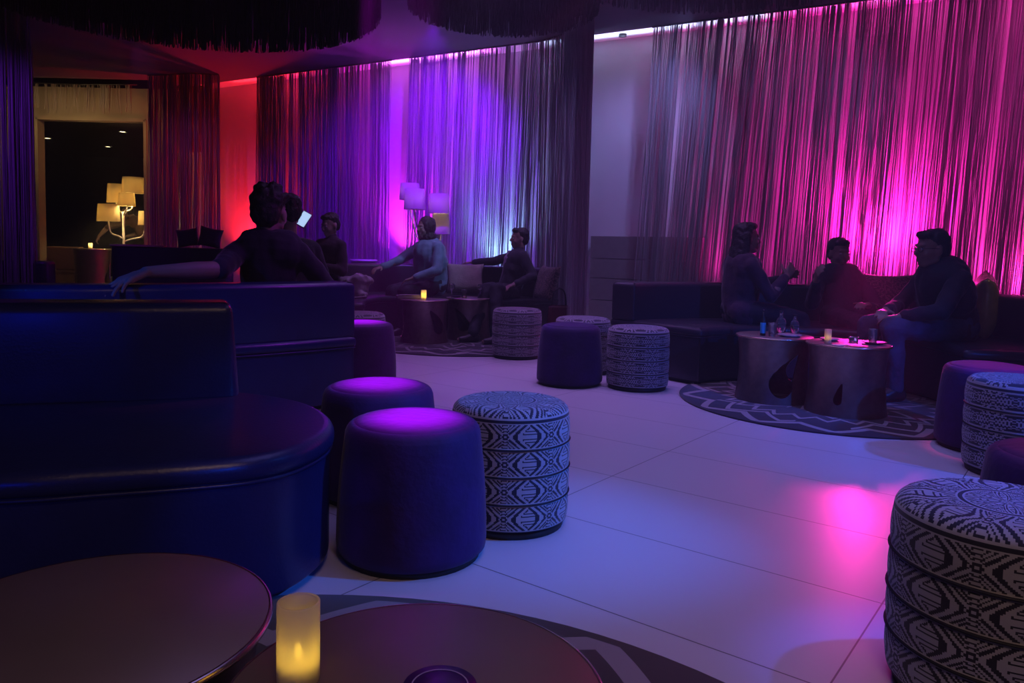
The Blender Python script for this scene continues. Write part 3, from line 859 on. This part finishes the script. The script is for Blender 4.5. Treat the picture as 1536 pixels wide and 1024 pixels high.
t = empty('cloth_bag', (-1.60, 7.78, .42), label='crumpled off-white cloth bag on the left end of the far sofa', cat='bag')
bm = bmesh.new(); ell(bm, (0, 0, .10), (.15, .12, .10)); ell(bm, (.05, -.02, .17), (.11, .09, .08)); ell(bm, (-.07, 0, .15), (.09, .08, .07)); cap(bm, (.1, 0, .2), (.17, .02, .16), .04, .02); cap(bm, (-.02, -.05, .06), (.12, -.1, .03), .06, .04)
remesh(bm, 'bag_body', M['whitecloth'], t, .012, wob=.022, wscale=14)
bm = bmesh.new(); tube(bm, [tuple(v) for v in catmull([(-.08, -.08, .18), (-.17, -.09, .12), (-.16, -.12, .03), (-.05, -.15, .01), (.05, -.16, .01), (.14, -.13, .02)], 6, False)], .009, 8); obj('strap', bm, M['whitecloth'], t)
t = empty('clutch_bag', (-1.02, 7.62, .433), .3, label='slim beige clutch on the far table left of its candle', cat='bag')
bm = bmesh.new(); slab(bm, resample(rounded([(-.13, -.06), (.13, -.06), (.13, .06), (-.13, .06)], .02), .03), 0, .035, .012); obj('bag_body', bm, M['whitecloth'], t)
bm = bmesh.new(); slab(bm, resample(rounded([(-.132, -.064), (.132, -.064), (.10, .01), (-.10, .01)], .02), .03), .035, .04, .002); obj('flap', bm, M['whitecloth'], t)
t = empty('leather_bag', (.47, 7.62, 0), .4, label='dark red glossy bag on the floor at the end of the far string curtain', cat='bag')
bm = bmesh.new(); slab(bm, resample(rounded([(-.13, -.07), (.13, -.07), (.13, .07), (-.13, .07)], .04), .03), 0, .40, .03, taper=.03); obj('bag_body', bm, mat('oxblood_leather', (.12, .02, .03), .25, bump=.2, bscale=20), t)
bm = bmesh.new(); tube(bm, [tuple(v) for v in catmull([(-.08, 0, .38), (-.06, 0, .52), (0, 0, .57), (.06, 0, .52), (.08, 0, .38)], 6, False)], .009, 8); obj('strap', bm, M['black'], t)

# ------------------------------------------------------------------ people
def hand(bm, wrist, d, up, side, curl=.3, s=1.0, spread=.12):
    """palm + five fingers. d: finger direction, up: back-of-hand normal, side=+1 thumb on (d x up) side"""
    w = Vector(wrist); d = Vector(d).normalized(); up = (Vector(up) - Vector(up).dot(d) * d).normalized(); x = d.cross(up) * side
    for k in (-1, -.33, .33, 1):
        cap(bm, w + d * .01 * s + x * k * .014 * s, w + d * .085 * s + x * k * .029 * s, .014 * s, .0125 * s, 10)
    for k, L, r in ((1, .068, .0085), (.36, .078, .009), (-.3, .072, .0088), (-.95, .056, .0075)):
        p = w + d * .088 * s + x * k * .029 * s
        dd = (d + x * k * spread).normalized(); c1 = curl
        for j, fr in enumerate((.45, .32, .26)):
            dj = (dd * math.cos(c1) - up * math.sin(c1)).normalized()
            q = p + dj * L * fr * s
            cap(bm, p, q, r * s * (1 - .08 * j), r * s * (.94 - .08 * j), 8); p = q; c1 += curl * .9
    p = w + d * .025 * s + x * .03 * s; q = p + (d * .6 + x * .8 - up * .2).normalized() * .042 * s
    cap(bm, p, q, .013 * s, .0105 * s, 8); cap(bm, q, q + (d * .9 + x * .35 - up * .25).normalized() * .032 * s, .0105 * s, .0085 * s, 8)

def person(label, loc, rz, skin, top, legs, hairm, lean=.1, sidelean=0, head_yaw=0, head_pitch=0, hip=.50,
           elbows=None, wrists=None, hands=None, knees=None, ankles=None, hair='short', sleeve=1.0, voxel=.008, under=None, collar=True, s=1.0, glasses=False, headoff=(0, 0, 0), bulk=1.0, pants=True, tl=1.0, sw=.165, hs=1.0):
    t = empty('person', loc, rz, label=label, cat='person')
    Hh = Vector((0, 0, hip))
    up = (Matrix.Rotation(-lean, 3, 'X') @ Matrix.Rotation(sidelean, 3, 'Y')) @ Vector((0, 0, 1))
    rt = Vector((1, 0, 0)); rt = (rt - rt.dot(up) * up).normalized()
    C = Hh + up * .26 * tl; N = Hh + up * .47 * tl; HC = N + up * .14 + Vector((0, .025, .02)) + Vector(headoff)
    SH = {1: N + rt * sw - up * .05, -1: N - rt * sw - up * .05}
    elbows = elbows or {}; wrists = wrists or {}; hands = hands or {}
    EL = {k: Vector(elbows.get(k, SH[k] + Vector((k * .07, .05, -.26)))) for k in (1, -1)}
    WR = {k: Vector(wrists.get(k, EL[k] + Vector((-k * .06, .23, -.03)))) for k in (1, -1)}
    KN = {k: Vector((knees or {}).get(k, (k * .12, .43, .47))) for k in (1, -1)}
    AN = {k: Vector((ankles or {}).get(k, (k * .12, .46, .085))) for k in (1, -1)}
    HJ = {k: Hh + rt * k * .09 for k in (1, -1)}
    # body, one continuous surface
    bm = bmesh.new()
    def torso(b, g):
        cap(b, Hh + rt * .07, Hh - rt * .07, .11 + g, .11 + g); ell(b, C, ((.15 + g) * bulk, (.105 + g) * bulk, .19))
        cap(b, C - up * .2, C + up * .1, .115 * bulk + g, .12 * bulk + g)
        cap(b, C + up * .12 + rt * .07, C + up * .12 - rt * .07, .11 + g, .11 + g)
        cap(b, SH[1] - rt * .02, SH[-1] + rt * .02, .055 + g, .055 + g)
        cap(b, N - up * .03 + rt * .08, N + up * .015, .05 + g, .05 + g * .7); cap(b, N - up * .03 - rt * .08, N + up * .015, .05 + g, .05 + g * .7)
    torso(bm, 0)
    cap(bm, N - up * .02, HC - up * .03 - Vector((0, .015, 0)), .058, .052)
    for k in (1, -1):
        cap(bm, SH[k], EL[k], .050, .040); cap(bm, EL[k], EL[k].lerp(WR[k], .35), .042, .043); cap(bm, EL[k].lerp(WR[k], .35), WR[k], .043, .027)
        hd = hands.get(k, None) or dict(d=(WR[k] - EL[k]), up=(0, 0, 1), curl=.35)
        hand(bm, WR[k], hd['d'], hd['up'], hd.get('side', -k), hd.get('curl', .35), hd.get('s', 1.0), hd.get('spread', .12))
        cap(bm, HJ[k], KN[k], .085, .058); cap(bm, KN[k], KN[k].lerp(AN[k], .35), .056, .056); cap(bm, KN[k].lerp(AN[k], .35), AN[k], .056, .038)
        cap(bm, AN[k] + Vector((0, -.02, -.03)), AN[k] + Vector((0, .15, -.05)), .038, .028)
    R = Matrix.Rotation(head_yaw, 3, 'Z') @ Matrix.Rotation(head_pitch, 3, 'X')
    R = R @ Matrix.Scale(hs, 3)
    h = lambda x, y, z: HC + R @ Vector((x, y, z))
    ell(bm, h(0, -.012, .035), (.074, .093, .085), R); ell(bm, h(0, .025, -.02), (.062, .070, .085), R)
    ell(bm, h(0, .052, -.088), (.030, .032, .024), R); cap(bm, h(0, .085, .018), h(0, .108, -.022), .009, .013)
    ell(bm, h(0, .088, -.057), (.024, .012, .007), R); ell(bm, h(0, .086, -.069), (.021, .012, .008), R)
    ell(bm, h(0, .082, .03), (.050, .014, .010), R)
    for k in (1, -1):
        ell(bm, h(k * .074, -.005, -.01), (.011, .020, .031), R); ell(bm, h(k * .036, .062, -.03), (.022, .022, .022), R)
        cap(bm, h(k * .05, .0, -.06), h(k * .015, .055, -.09), .022, .022)
    body = remesh(bm, 'body', skin, t, voxel, smooth=2)
    for k in (1, -1):
        bm = bmesh.new(); ell(bm, h(k * .031, .083, .006), (.013, .009, .009), R); obj('eye', bm, M['eye'], body)
    # clothes
    bm = bmesh.new(); torso(bm, .014)
    for k in (1, -1):
        cap(bm, SH[k], EL[k], .062, .054)
        if sleeve > 1: cap(bm, EL[k], EL[k].lerp(WR[k], sleeve - 1), .055, .040)
    if collar: cap(bm, N - up * .02, N + up * .035, .066, .060)
    remesh(bm, 'jacket' if sleeve > 1.3 else 'shirt', top, t, max(voxel, .009), wob=.012, wscale=9)
    if under:
        bm = bmesh.new(); ell(bm, C + Vector((0, .055 * bulk + .01, -.02)) + up * .05, (.075, .08, .20)); remesh(bm, 'shirt_front', under, t, .01, wob=.012, wscale=16)
    if pants:
        bm = bmesh.new()
        cap(bm, Hh + rt * .07, Hh - rt * .07, .122, .122)
        for k in (1, -1):
            cap(bm, HJ[k], KN[k], .10, .074); cap(bm, KN[k], AN[k] + Vector((0, 0, .02)), .072, .058)
        remesh(bm, 'trousers', legs, t, max(voxel, .010), wob=.012, wscale=10)
    for k in (1, -1):
        bm = bmesh.new(); f = AN[k]; cap(bm, f + Vector((0, -.03, -.035)), f + Vector((0, .14, -.048)), .046, .034); cap(bm, f + Vector((0, .02, -.02)), f + Vector((0, .08, -.045)), .046, .04)
        remesh(bm, 'shoe', M['shoe'], t, .01)
    # hair
    bm = bmesh.new()
    ell(bm, h(0, -.028, .058), (.082, .092, .078), R); ell(bm, h(0, -.055, .01), (.076, .065, .085), R)
    if hair == 'short':
        ell(bm, h(0, .045, .095), (.060, .045, .030), R)
    if hair == 'tousled':
        for i in range(46):
            a = random.uniform(0, 6.28); b_ = random.uniform(.0, 1.25); rr = random.uniform(.014, .026)
            ell(bm, h(.080 * math.cos(a) * math.cos(b_), -.02 + .09 * math.sin(a) * math.cos(b_), .055 + .085 * math.sin(b_)), (rr,) * 3)
        for k in (-1, 1): cap(bm, h(k * .07, .03, .09), h(k * .105, .05, .075), .02, .008)
    if hair == 'long':
        for i in range(9):
            a = PI * (1.0 + .0) * (i / 8) + PI
            x, y = .072 * math.cos(a), -.02 + .07 * math.sin(a)
            cap(bm, h(x, y, .03), h(x * 1.15, y - .02, -.13), .026, .028); cap(bm, h(x * 1.15, y - .02, -.13), h(x * 1.25, y - .015, -.30), .028, .016)
        ell(bm, h(0, .02, .10), (.065, .06, .035), R)
    if hair == 'hood':
        ell(bm, h(0, -.02, .02), (.098, .10, .12), R); ell(bm, h(0, -.03, -.09), (.10, .10, .09), R)
    remesh(bm, 'hair', hairm, t, .008, wob=.006, wscale=34)
    if glasses:
        bm = bmesh.new()
        for k in (1, -1):
            c = [h(k * .034 + .021 * math.cos(a), .099, .004 + .017 * math.sin(a)) for a in [2 * PI * i / 16 for i in range(17)]]
            tube(bm, c, .0022, 6); tube(bm, [h(k * .055, .098, .008), h(k * .078, .05, .008), h(k * .08, -.01, .005)], .0022, 6)
        tube(bm, [h(-.013, .1, .006), h(.013, .1, .006)], .0022, 6)
        obj('glasses', bm, M['black'], t)
    t.scale = (s, s, s)
    return t

def L(t_loc, rz, P, s=1.0):            # world point -> person's local frame
    return Matrix.Rotation(-rz, 3, 'Z') @ (Vector(P) - Vector(t_loc)) / s

# man seen from behind, arm along the sofa back
loc = (-1.47, 4.64, 0); rz = .0
person('person seen from behind in a black T-shirt, arm along the sofa back', loc, rz, M['skin'], M['tee'], M['trousers'], M['hair'],
       lean=-.10, sidelean=.02, head_yaw=-.1, hip=.50, hair='tousled', voxel=.006, collar=False, bulk=1.0, s=1.10, tl=.80, hs=1.12, headoff=(-.01, .03, .0),
       elbows={-1: L(loc, rz, (-1.60, 4.19, .81), 1.10), 1: (.30, .12, .62)},
       knees={1: (.20, .34, .45), -1: (-.20, .34, .45)}, ankles={1: (.20, .30, .085), -1: (-.20, .30, .085)},
       wrists={-1: L(loc, rz, (-1.85, 3.87, .800), 1.10), 1: (.22, .34, .58)},
       hands={-1: dict(d=(-.42, -.75, -.28), up=(-.25, -.40, .85), side=1, curl=.24, s=1.3, spread=.40)})
loc = (-1.64, 5.62, 0)
o = person('person in dark clothes half hidden behind the T-shirted one, beside the lit phone', loc, .35, M['skin'], M['jacket'], M['trousers'], M['hair'], lean=-.05, head_yaw=.3, hair='short', sleeve=1.85, bulk=1.1, headoff=(.0, 0, .06), hip=.52, tl=.95,
       elbows={1: (.27, .10, .66)}, wrists={1: (.20, .22, .80)})
# woman reading at the far curtain
loc = (-1.93, 8.02, 0)
person('person in dark top reading a magazine against the violet curtain', loc, PI * .80, M['skin2'], M['plum'], M['trousers'], M['hair'], lean=-.08, head_pitch=-.25, sleeve=1.9, hair='short', voxel=.010, hip=.52,
       wrists={1: (.10, .30, .74), -1: (-.10, .30, .74)})
t = empty('magazine', (-2.08, 7.70, .80), label='open striped magazine in the hands of the reading person', cat='magazine'); t.rotation_euler = (.6, .55, .3)
bm = bmesh.new(); slab(bm, [(-.14, -.09), (-.001, -.09), (-.001, .09), (-.14, .09)], 0, .004, .001); obj('page', bm, M['paper'], t, smooth=False)
bm = bmesh.new(); slab(bm, [(.001, -.09), (.14, -.09), (.14, .09), (.001, .09)], 0, .004, .001); obj('page', bm, M['plate'], t, smooth=False)
# phone
t = empty('phone', (-1.60, 5.86, 1.14), label='phone with pale blue lit screen beside the hidden person', cat='phone'); t.rotation_euler = (1.0, .5, .15)
bm = bmesh.new(); slab(bm, rounded([(-.037, -.07), (.037, -.07), (.037, .07), (-.037, .07)], .008), 0, .008, .002); obj('phone_case', bm, M['black'], t)
bm = bmesh.new(); box(bm, (-.033, -.064, .008), (.033, .064, .0086)); obj('screen', bm, M['phone_screen'], t, smooth=False)

# grey-blue coated person leaning over
loc = (-.88, 8.42, 0)
person('person in a slate blue coat leaning to the left on the far sofa', loc, PI * .72, M['skin'], M['teal'], M['trousers'], M['hair'], lean=.12, sidelean=0, sleeve=1.9, hair='hood', head_yaw=.1, bulk=1.4, sw=.20, voxel=.009, hip=.52, s=1.0,
       elbows={1: L(loc, PI * .72, (-1.24, 8.50, .80)), -1: (-.30, .14, .70)}, wrists={1: L(loc, PI * .72, (-1.42, 8.28, .72)), -1: (-.16, .34, .62)})
# man in jacket on far sofa
loc = (-.03, 8.36, 0); rz = PI * .62; s5 = .94
person('person in a dark jacket and open lilac shirt, arm along the far sofa back', loc, rz, M['skin'], M['jacket'], M['trousers'], M['hair'], lean=-.22, head_yaw=-.1, sleeve=1.9, hair='short', under=M['shirt'], bulk=1.1, voxel=.009, hip=.51, s=s5,
       elbows={-1: L(loc, rz, (.22, 8.16, .66), s5), 1: L(loc, rz, (-.20, 8.78, .80), s5)},
       wrists={-1: L(loc, rz, (.02, 8.0, .58), s5), 1: L(loc, rz, (-.46, 8.86, .78), s5)},
       knees={1: L(loc, rz, (-.27, 8.10, .52), s5), -1: L(loc, rz, (-.17, 7.86, .52), s5)}, ankles={1: L(loc, rz, (-.38, 7.62, .085), s5), -1: L(loc, rz, (-.13, 7.50, .085), s5)})
# right group
loc = (1.78, 5.98, 0); rz = -PI * .46
person('person with long dark hair in profile, hands raised, at the left of the right sofa', loc, rz, M['skin'], M['plum'], M['trousers'], M['hair'], lean=.02, head_yaw=.0, sleeve=1.9, hair='long', hip=.52, bulk=1.08, voxel=.008, s=.98, tl=.88,
       elbows={1: (.20, .16, .66), -1: (-.20, .18, .68)}, wrists={1: (.10, .33, .80), -1: (-.06, .36, .78)},
       hands={1: dict(d=(-.2, .4, .5), up=(1, 0, .1), curl=.3), -1: dict(d=(.1, .8, .35), up=(-1, 0, .3), curl=.35)},
       knees={1: (.20, .40, .48), -1: (-.02, .42, .48)}, ankles={1: (.28, .52, .085), -1: (.06, .55, .085)})
loc = (2.64, 6.08, 0); rz = PI * 1.03
person('person facing forward in the middle of the right sofa, dark suit', loc, rz, M['skin'], M['jacket'], M['trousers'], M['hair'], lean=-.28, sleeve=1.9, hair='short', hip=.48, voxel=.008, head_pitch=-.1, s=.98, tl=.80, bulk=1.05,
       elbows={1: (.30, .06, .60), -1: (-.24, .12, .54)}, wrists={1: (.38, .26, .78), -1: (-.04, .27, .60)},
       hands={1: dict(d=(.1, .3, .35), up=(1, 0, .1), curl=.4), -1: dict(d=(.6, .5, .1), up=(0, .3, 1), curl=.4)})
loc = (2.96, 5.14, 0); rz = PI * .56
person('person with glasses in profile leaning forward in jeans, at the right', loc, rz, M['skin'], M['jacket'], M['jeans'], M['hair'], lean=.27, sleeve=1.9, hair='short', hip=.50, s=1.0, tl=.84, bulk=1.35, hs=1.04, glasses=True, voxel=.008, head_yaw=-.05, head_pitch=-.05, headoff=(0, .02, -.02),
       elbows={1: (.25, .22, .62), -1: (-.25, .30, .62)}, wrists={1: (.08, .44, .60), -1: (-.10, .46, .58)},
       knees={1: (.16, .50, .50), -1: (-.10, .52, .50)}, ankles={1: (.16, .50, .095), -1: (-.08, .46, .095)})
# person bending behind the branching lamp
loc = (-6.75, 14.35, 0); rz = PI * .52
person('person in a brown top bending behind the branching lamp, arm reaching down', loc, rz, M['skin2'], M['brown'], M['trousers'], M['hair'], lean=.75, sleeve=1.0, hip=.98, voxel=.012,
       knees={1: (.10, .03, .52), -1: (-.10, .03, .52)}, ankles={1: (.10, -.02, .085), -1: (-.10, -.02, .085)},
       elbows={-1: (-.22, .70, 1.16), 1: (.22, .35, 1.05)}, wrists={-1: (-.22, .86, .98), 1: (.1, .5, 1.0)},
       hands={-1: dict(d=(0, .3, -.6), up=(0, 1, .3), curl=.6)})

# ------------------------------------------------------------------ lights
def spot(name, loc, to, energy, col, ang=60, blend=.6, r=.05):
    l = bpy.data.lights.new(name, 'SPOT'); l.energy = energy; l.color = col; l.spot_size = math.radians(ang); l.spot_blend = blend; l.shadow_soft_size = r
    o = bpy.data.objects.new(name, l); COL.objects.link(o); o.location = loc
    o.rotation_euler = (Vector(to) - Vector(loc)).to_track_quat('-Z', 'Y').to_euler(); return o
def area(name, loc, to, energy, col, sx, sy, spread=180):
    l = bpy.data.lights.new(name, 'AREA'); l.shape = 'RECTANGLE'; l.size = sx; l.size_y = sy; l.energy = energy; l.color = col; l.spread = math.radians(spread)
    o = bpy.data.objects.new(name, l); COL.objects.link(o); o.location = loc
    o.rotation_euler = (Vector(to) - Vector(loc)).to_track_quat('-Z', 'Y').to_euler(); return o
def uplight(x, off, col, energy, tox, ang, label, z=.16, e2=0, c2=None):
    y = wy(x, off)
    t = empty('floor_uplight', (x, y, 0), label=label, cat='light fixture', group='floor uplights at the foot of the back wall')
    bm = bmesh.new(); lathe(bm, [(0, 0), (.07, 0), (.07, .02), (.02, .03), (0, .03)], 20); obj('foot', bm, M['fixture'], t)
    bm = bmesh.new(); lathe(bm, [(0, .04), (.05, .04), (.06, .13), (.052, .13), (.045, .06), (0, .06)], 20); obj('can', bm, M['fixture'], t)
    spot('uplight_beam', (x, y, z), (tox, wy(tox, off + .1), 3.4), energy, col, ang, .9, .04)

RED, PINK, VIOLET, BLUE, CYAN = (1, .015, .03), (1, .01, .42), (.20, .0, 1), (.01, .07, 1), (.32, .62, 1)
uplight(-4.25, .14, RED, 420, -4.1, 110, 'floor uplight behind the red string curtain', z=.4)
uplight(-1.55, .18, (.8, .02, 1), 280, -1.55, 100, 'floor uplight behind the magenta gap', z=.7)
uplight(-.3, .18, CYAN, 105, -.1, 100, 'floor uplight behind the cyan lit strings', z=.5)
uplight(3.55, .12, PINK, 260, 3.6, 150, 'floor uplight behind the pink string curtain', z=.9)
uplight(2.35, .14, PINK, 28, 2.3, 130, 'floor uplight beside the taupe cabinet', z=.5)
uplight(4.6, .14, (1, .03, .4), 110, 4.6, 140, 'floor uplight behind the last pink strings at the right', z=.5)
plight('pink_lamp_glare', (3.55, wy(3.55, .10), 1.15), 55, (1, .02, .45), .10)
def strip(x0, x1, energy, col):
    """added area light facing up, so the ceiling slot looks lit by the uplights"""
    xm = (x0 + x1) / 2
    o = area('slot_glow_helper', (xm, wy(xm, .20), 3.22), (xm, wy(xm, .20), 4), energy, col, abs(x1 - x0) * 1.15, .03, 75)
    xa = Vector((.869, -.495, 0)); d = Vector((0, 0, 1)); ya = (-d).cross(xa)
    o.rotation_euler = Matrix((xa, ya, -d)).transposed().to_euler()
strip(.3, 2.6, 7, (.45, .62, 1))
strip(-1.9, -.3, 12, (.85, .12, 1))
strip(-4.4, -2.9, 4, (1, .02, .03))
strip(2.6, 5.5, 5, (1, .1, .5))
# wall floods from the ceiling, followed by fills and beams added for single things
spot('violet_wall_flood', (-.9, 8.3, 3.3), (-1.15, 10.2, 1.8), 900, (.20, .0, 1), 84, .7)
spot('violet_curtain_flood', (-2.2, 8.6, 3.3), (-2.2, 10.6, 1.2), 60, (.12, .0, 1), 80, .8)
spot('lavender_wall_flood', (1.6, 7.4, 3.3), (1.15, 9.3, 1.2), 125, (.34, .33, .95), 84, .8)
spot('pink_curtain_flood', (3.8, 5.4, 3.3), (4.9, 6.7, 2.4), 130, (1, .06, .5), 90, .9)
spot('violet_left_flood', (-4.9, 6.4, 3.2), (-5.5, 8.1, 1.8), 130, (.28, .03, 1), 60, .9)
spot('plum_left_flood', (-4.6, 9.4, 3.3), (-4.9, 11.4, 1.4), 80, (.6, .06, .6), 70, .9)
spot('mauve_curtain_fill', (3.4, 5.9, 3.3), (2.3, 8.1, 1.7), 110, (.5, .22, .8), 70, .9)
spot('lilac_return_fill', (2.3, 7.5, 3.3), (.6, 8.0, 1.5), 60, (.5, .25, .9), 60, .9)
spot('teal_fill', (.5, 7.0, 2.9), (-1.0, 8.4, .85), 75, (.25, .5, 1), 26, .9)  # added light that stands in for the bluish flare on the coat
spot('pink_reflection_helper', (3.32, 7.16, 1.34), (1.78, 4.0, 0), 230, (1, .02, .42), 22, 1, .09)  # added low beam that stands in for the pink reflection on the floor
spot('lilac_man_fill', (-.5, 6.3, 3.3), (.0, 8.3, .75), 60, (.6, .3, 1), 18, .9)
area('lilac_far_group_fill', (-.6, 8.0, 3.25), (-.6, 8.0, 0), 12, (.55, .25, 1), 1.6, .6, 120)  # added fill over the far group
spot('blue_table_beam', (3.3, .8, 2.0), (1.85, 4.9, .25), 420, (.02, .1, 1), 26, .9)
spot('gold_cushion_fill', (4.3, 3.4, 3.2), (3.25, 5.4, .62), 26, (1, .75, .35), 9, .9)  # added warm fill to brighten the cushion
spot('violet_reader_fill', (-1.3, 7.4, 3.3), (-2.1, 8.5, .95), 30, (.75, .2, 1), 26, .9)
# floor ambience
area('lavender_floor_light', (1.3, 3.3, 3.3), (1.3, 3.3, 0), 20, (.29, .26, 1), 2.6, 3.6, 84)
area('purple_back_floor_light', (.4, 5.7, 3.3), (.4, 5.7, 0), 24, (.5, .24, 1), 2.2, 1.4, 90)
for x, y, e in ((-.30, 2.375, 2900), (-.51, 2.95, 2500), (-1.03, 5.28, 2900)):
    spot('violet_ottoman_beam', (x - .1, y + .6, 3.3), (x, y, .43), e, (.72, .0, 1), 6.6, .7)
spot('pink_ottoman_beam', (2.9, 4.6, 3.3), (2.5, 3.9, .43), 420, (1, .03, .25), 12, .8)
spot('red_ottoman_beam', (1.9, 2.9, 3.3), (1.62, 2.14, .43), 200, (1, .05, .12), 9, .8)
area('warm_table_fill', (.4, -.4, 3.2), (.0, 1.0, .4), 7, (1, .6, .42), 1, 1, 110)
spot('blue_side_beam', (3.3, 1.7, 2.6), (.0, 2.62, .22), 650, (.02, .15, 1), 24, .9)
spot('blue_right_beam', (3.9, 1.6, 2.8), (2.3, 3.3, .25), 480, (.02, .10, 1), 28, .9)
spot('blue_corner_beam', (2.6, 1.9, 2.9), (1.25, 1.75, .43), 300, (.02, .09, 1), 15, .9)
spot('red_edge_beam', (.9, 4.3, 2.9), (-.98, 2.8, .6), 130, (1, .04, .08), 9, .9)
spot('blue_sofa_end_beam', (1.3, -1.6, 1.7), (-.6, 1.95, .25), 170, (.0, .06, 1), 9, .9)
spot('violet_sofa_beam', (.9, 3.9, 3.2), (-1.15, 4.4, .75), 90, (.42, .02, 1), 26, .9)
spot('blue_front_beam', (-1.6, -2.4, 1.3), (-1.3, 2.2, .5), 50, (.0, .02, 1), 50, .8)
spot('blue_back_beam', (-3.2, .6, 2.4), (-1.85, 3.7, .66), 260, (.0, .08, 1), 15, .8)
area('warm_left', (-7.0, 11.6, 3.2), (-7.0, 12.7, 2.6), 7, (1, .66, .3), 2, .3, 110)

w = bpy.data.worlds.new('night'); S.world = w; w.use_nodes = True
w.node_tree.nodes['Background'].inputs[0].default_value = (.03, .012, .07, 1); w.node_tree.nodes['Background'].inputs[1].default_value = .3

# thin air scatter, added to lift the darks like a veil of lens flare
nt = w.node_tree; vs = nt.nodes.new('ShaderNodeVolumeScatter'); vs.inputs['Density'].default_value = .028; vs.inputs['Anisotropy'].default_value = .55
nt.links.new(vs.outputs[0], nt.nodes['World Output'].inputs['Volume'])

# ------------------------------------------------------------------ camera
cd = bpy.data.cameras.new('camera'); cam = bpy.data.objects.new('camera', cd); COL.objects.link(cam)
cd.sensor_width = 36; cd.lens = 36 * 1150 / 1536; cd.shift_y = -64 / 1536; cd.clip_end = 100; cd.clip_start = .02
p = math.atan(78 / 1150); r = .023
fwd = Vector((0, math.cos(p), -math.sin(p))); u0 = Vector((0, math.sin(p), math.cos(p))); r0 = Vector((1, 0, 0))
rt = r0 * math.cos(r) + u0 * math.sin(r); up = u0 * math.cos(r) - r0 * math.sin(r)
cam.matrix_world = Matrix.Translation((0, 0, .97)) @ Matrix((rt, up, -fwd)).transposed().to_4x4()
S.camera = cam
S.view_settings.view_transform = 'Standard'; S.view_settings.look = 'None'; S.view_settings.gamma = 1
S.view_settings.use_curve_mapping = False; S.view_settings.exposure = 0

bpy.data.scenes.remove(TMP)
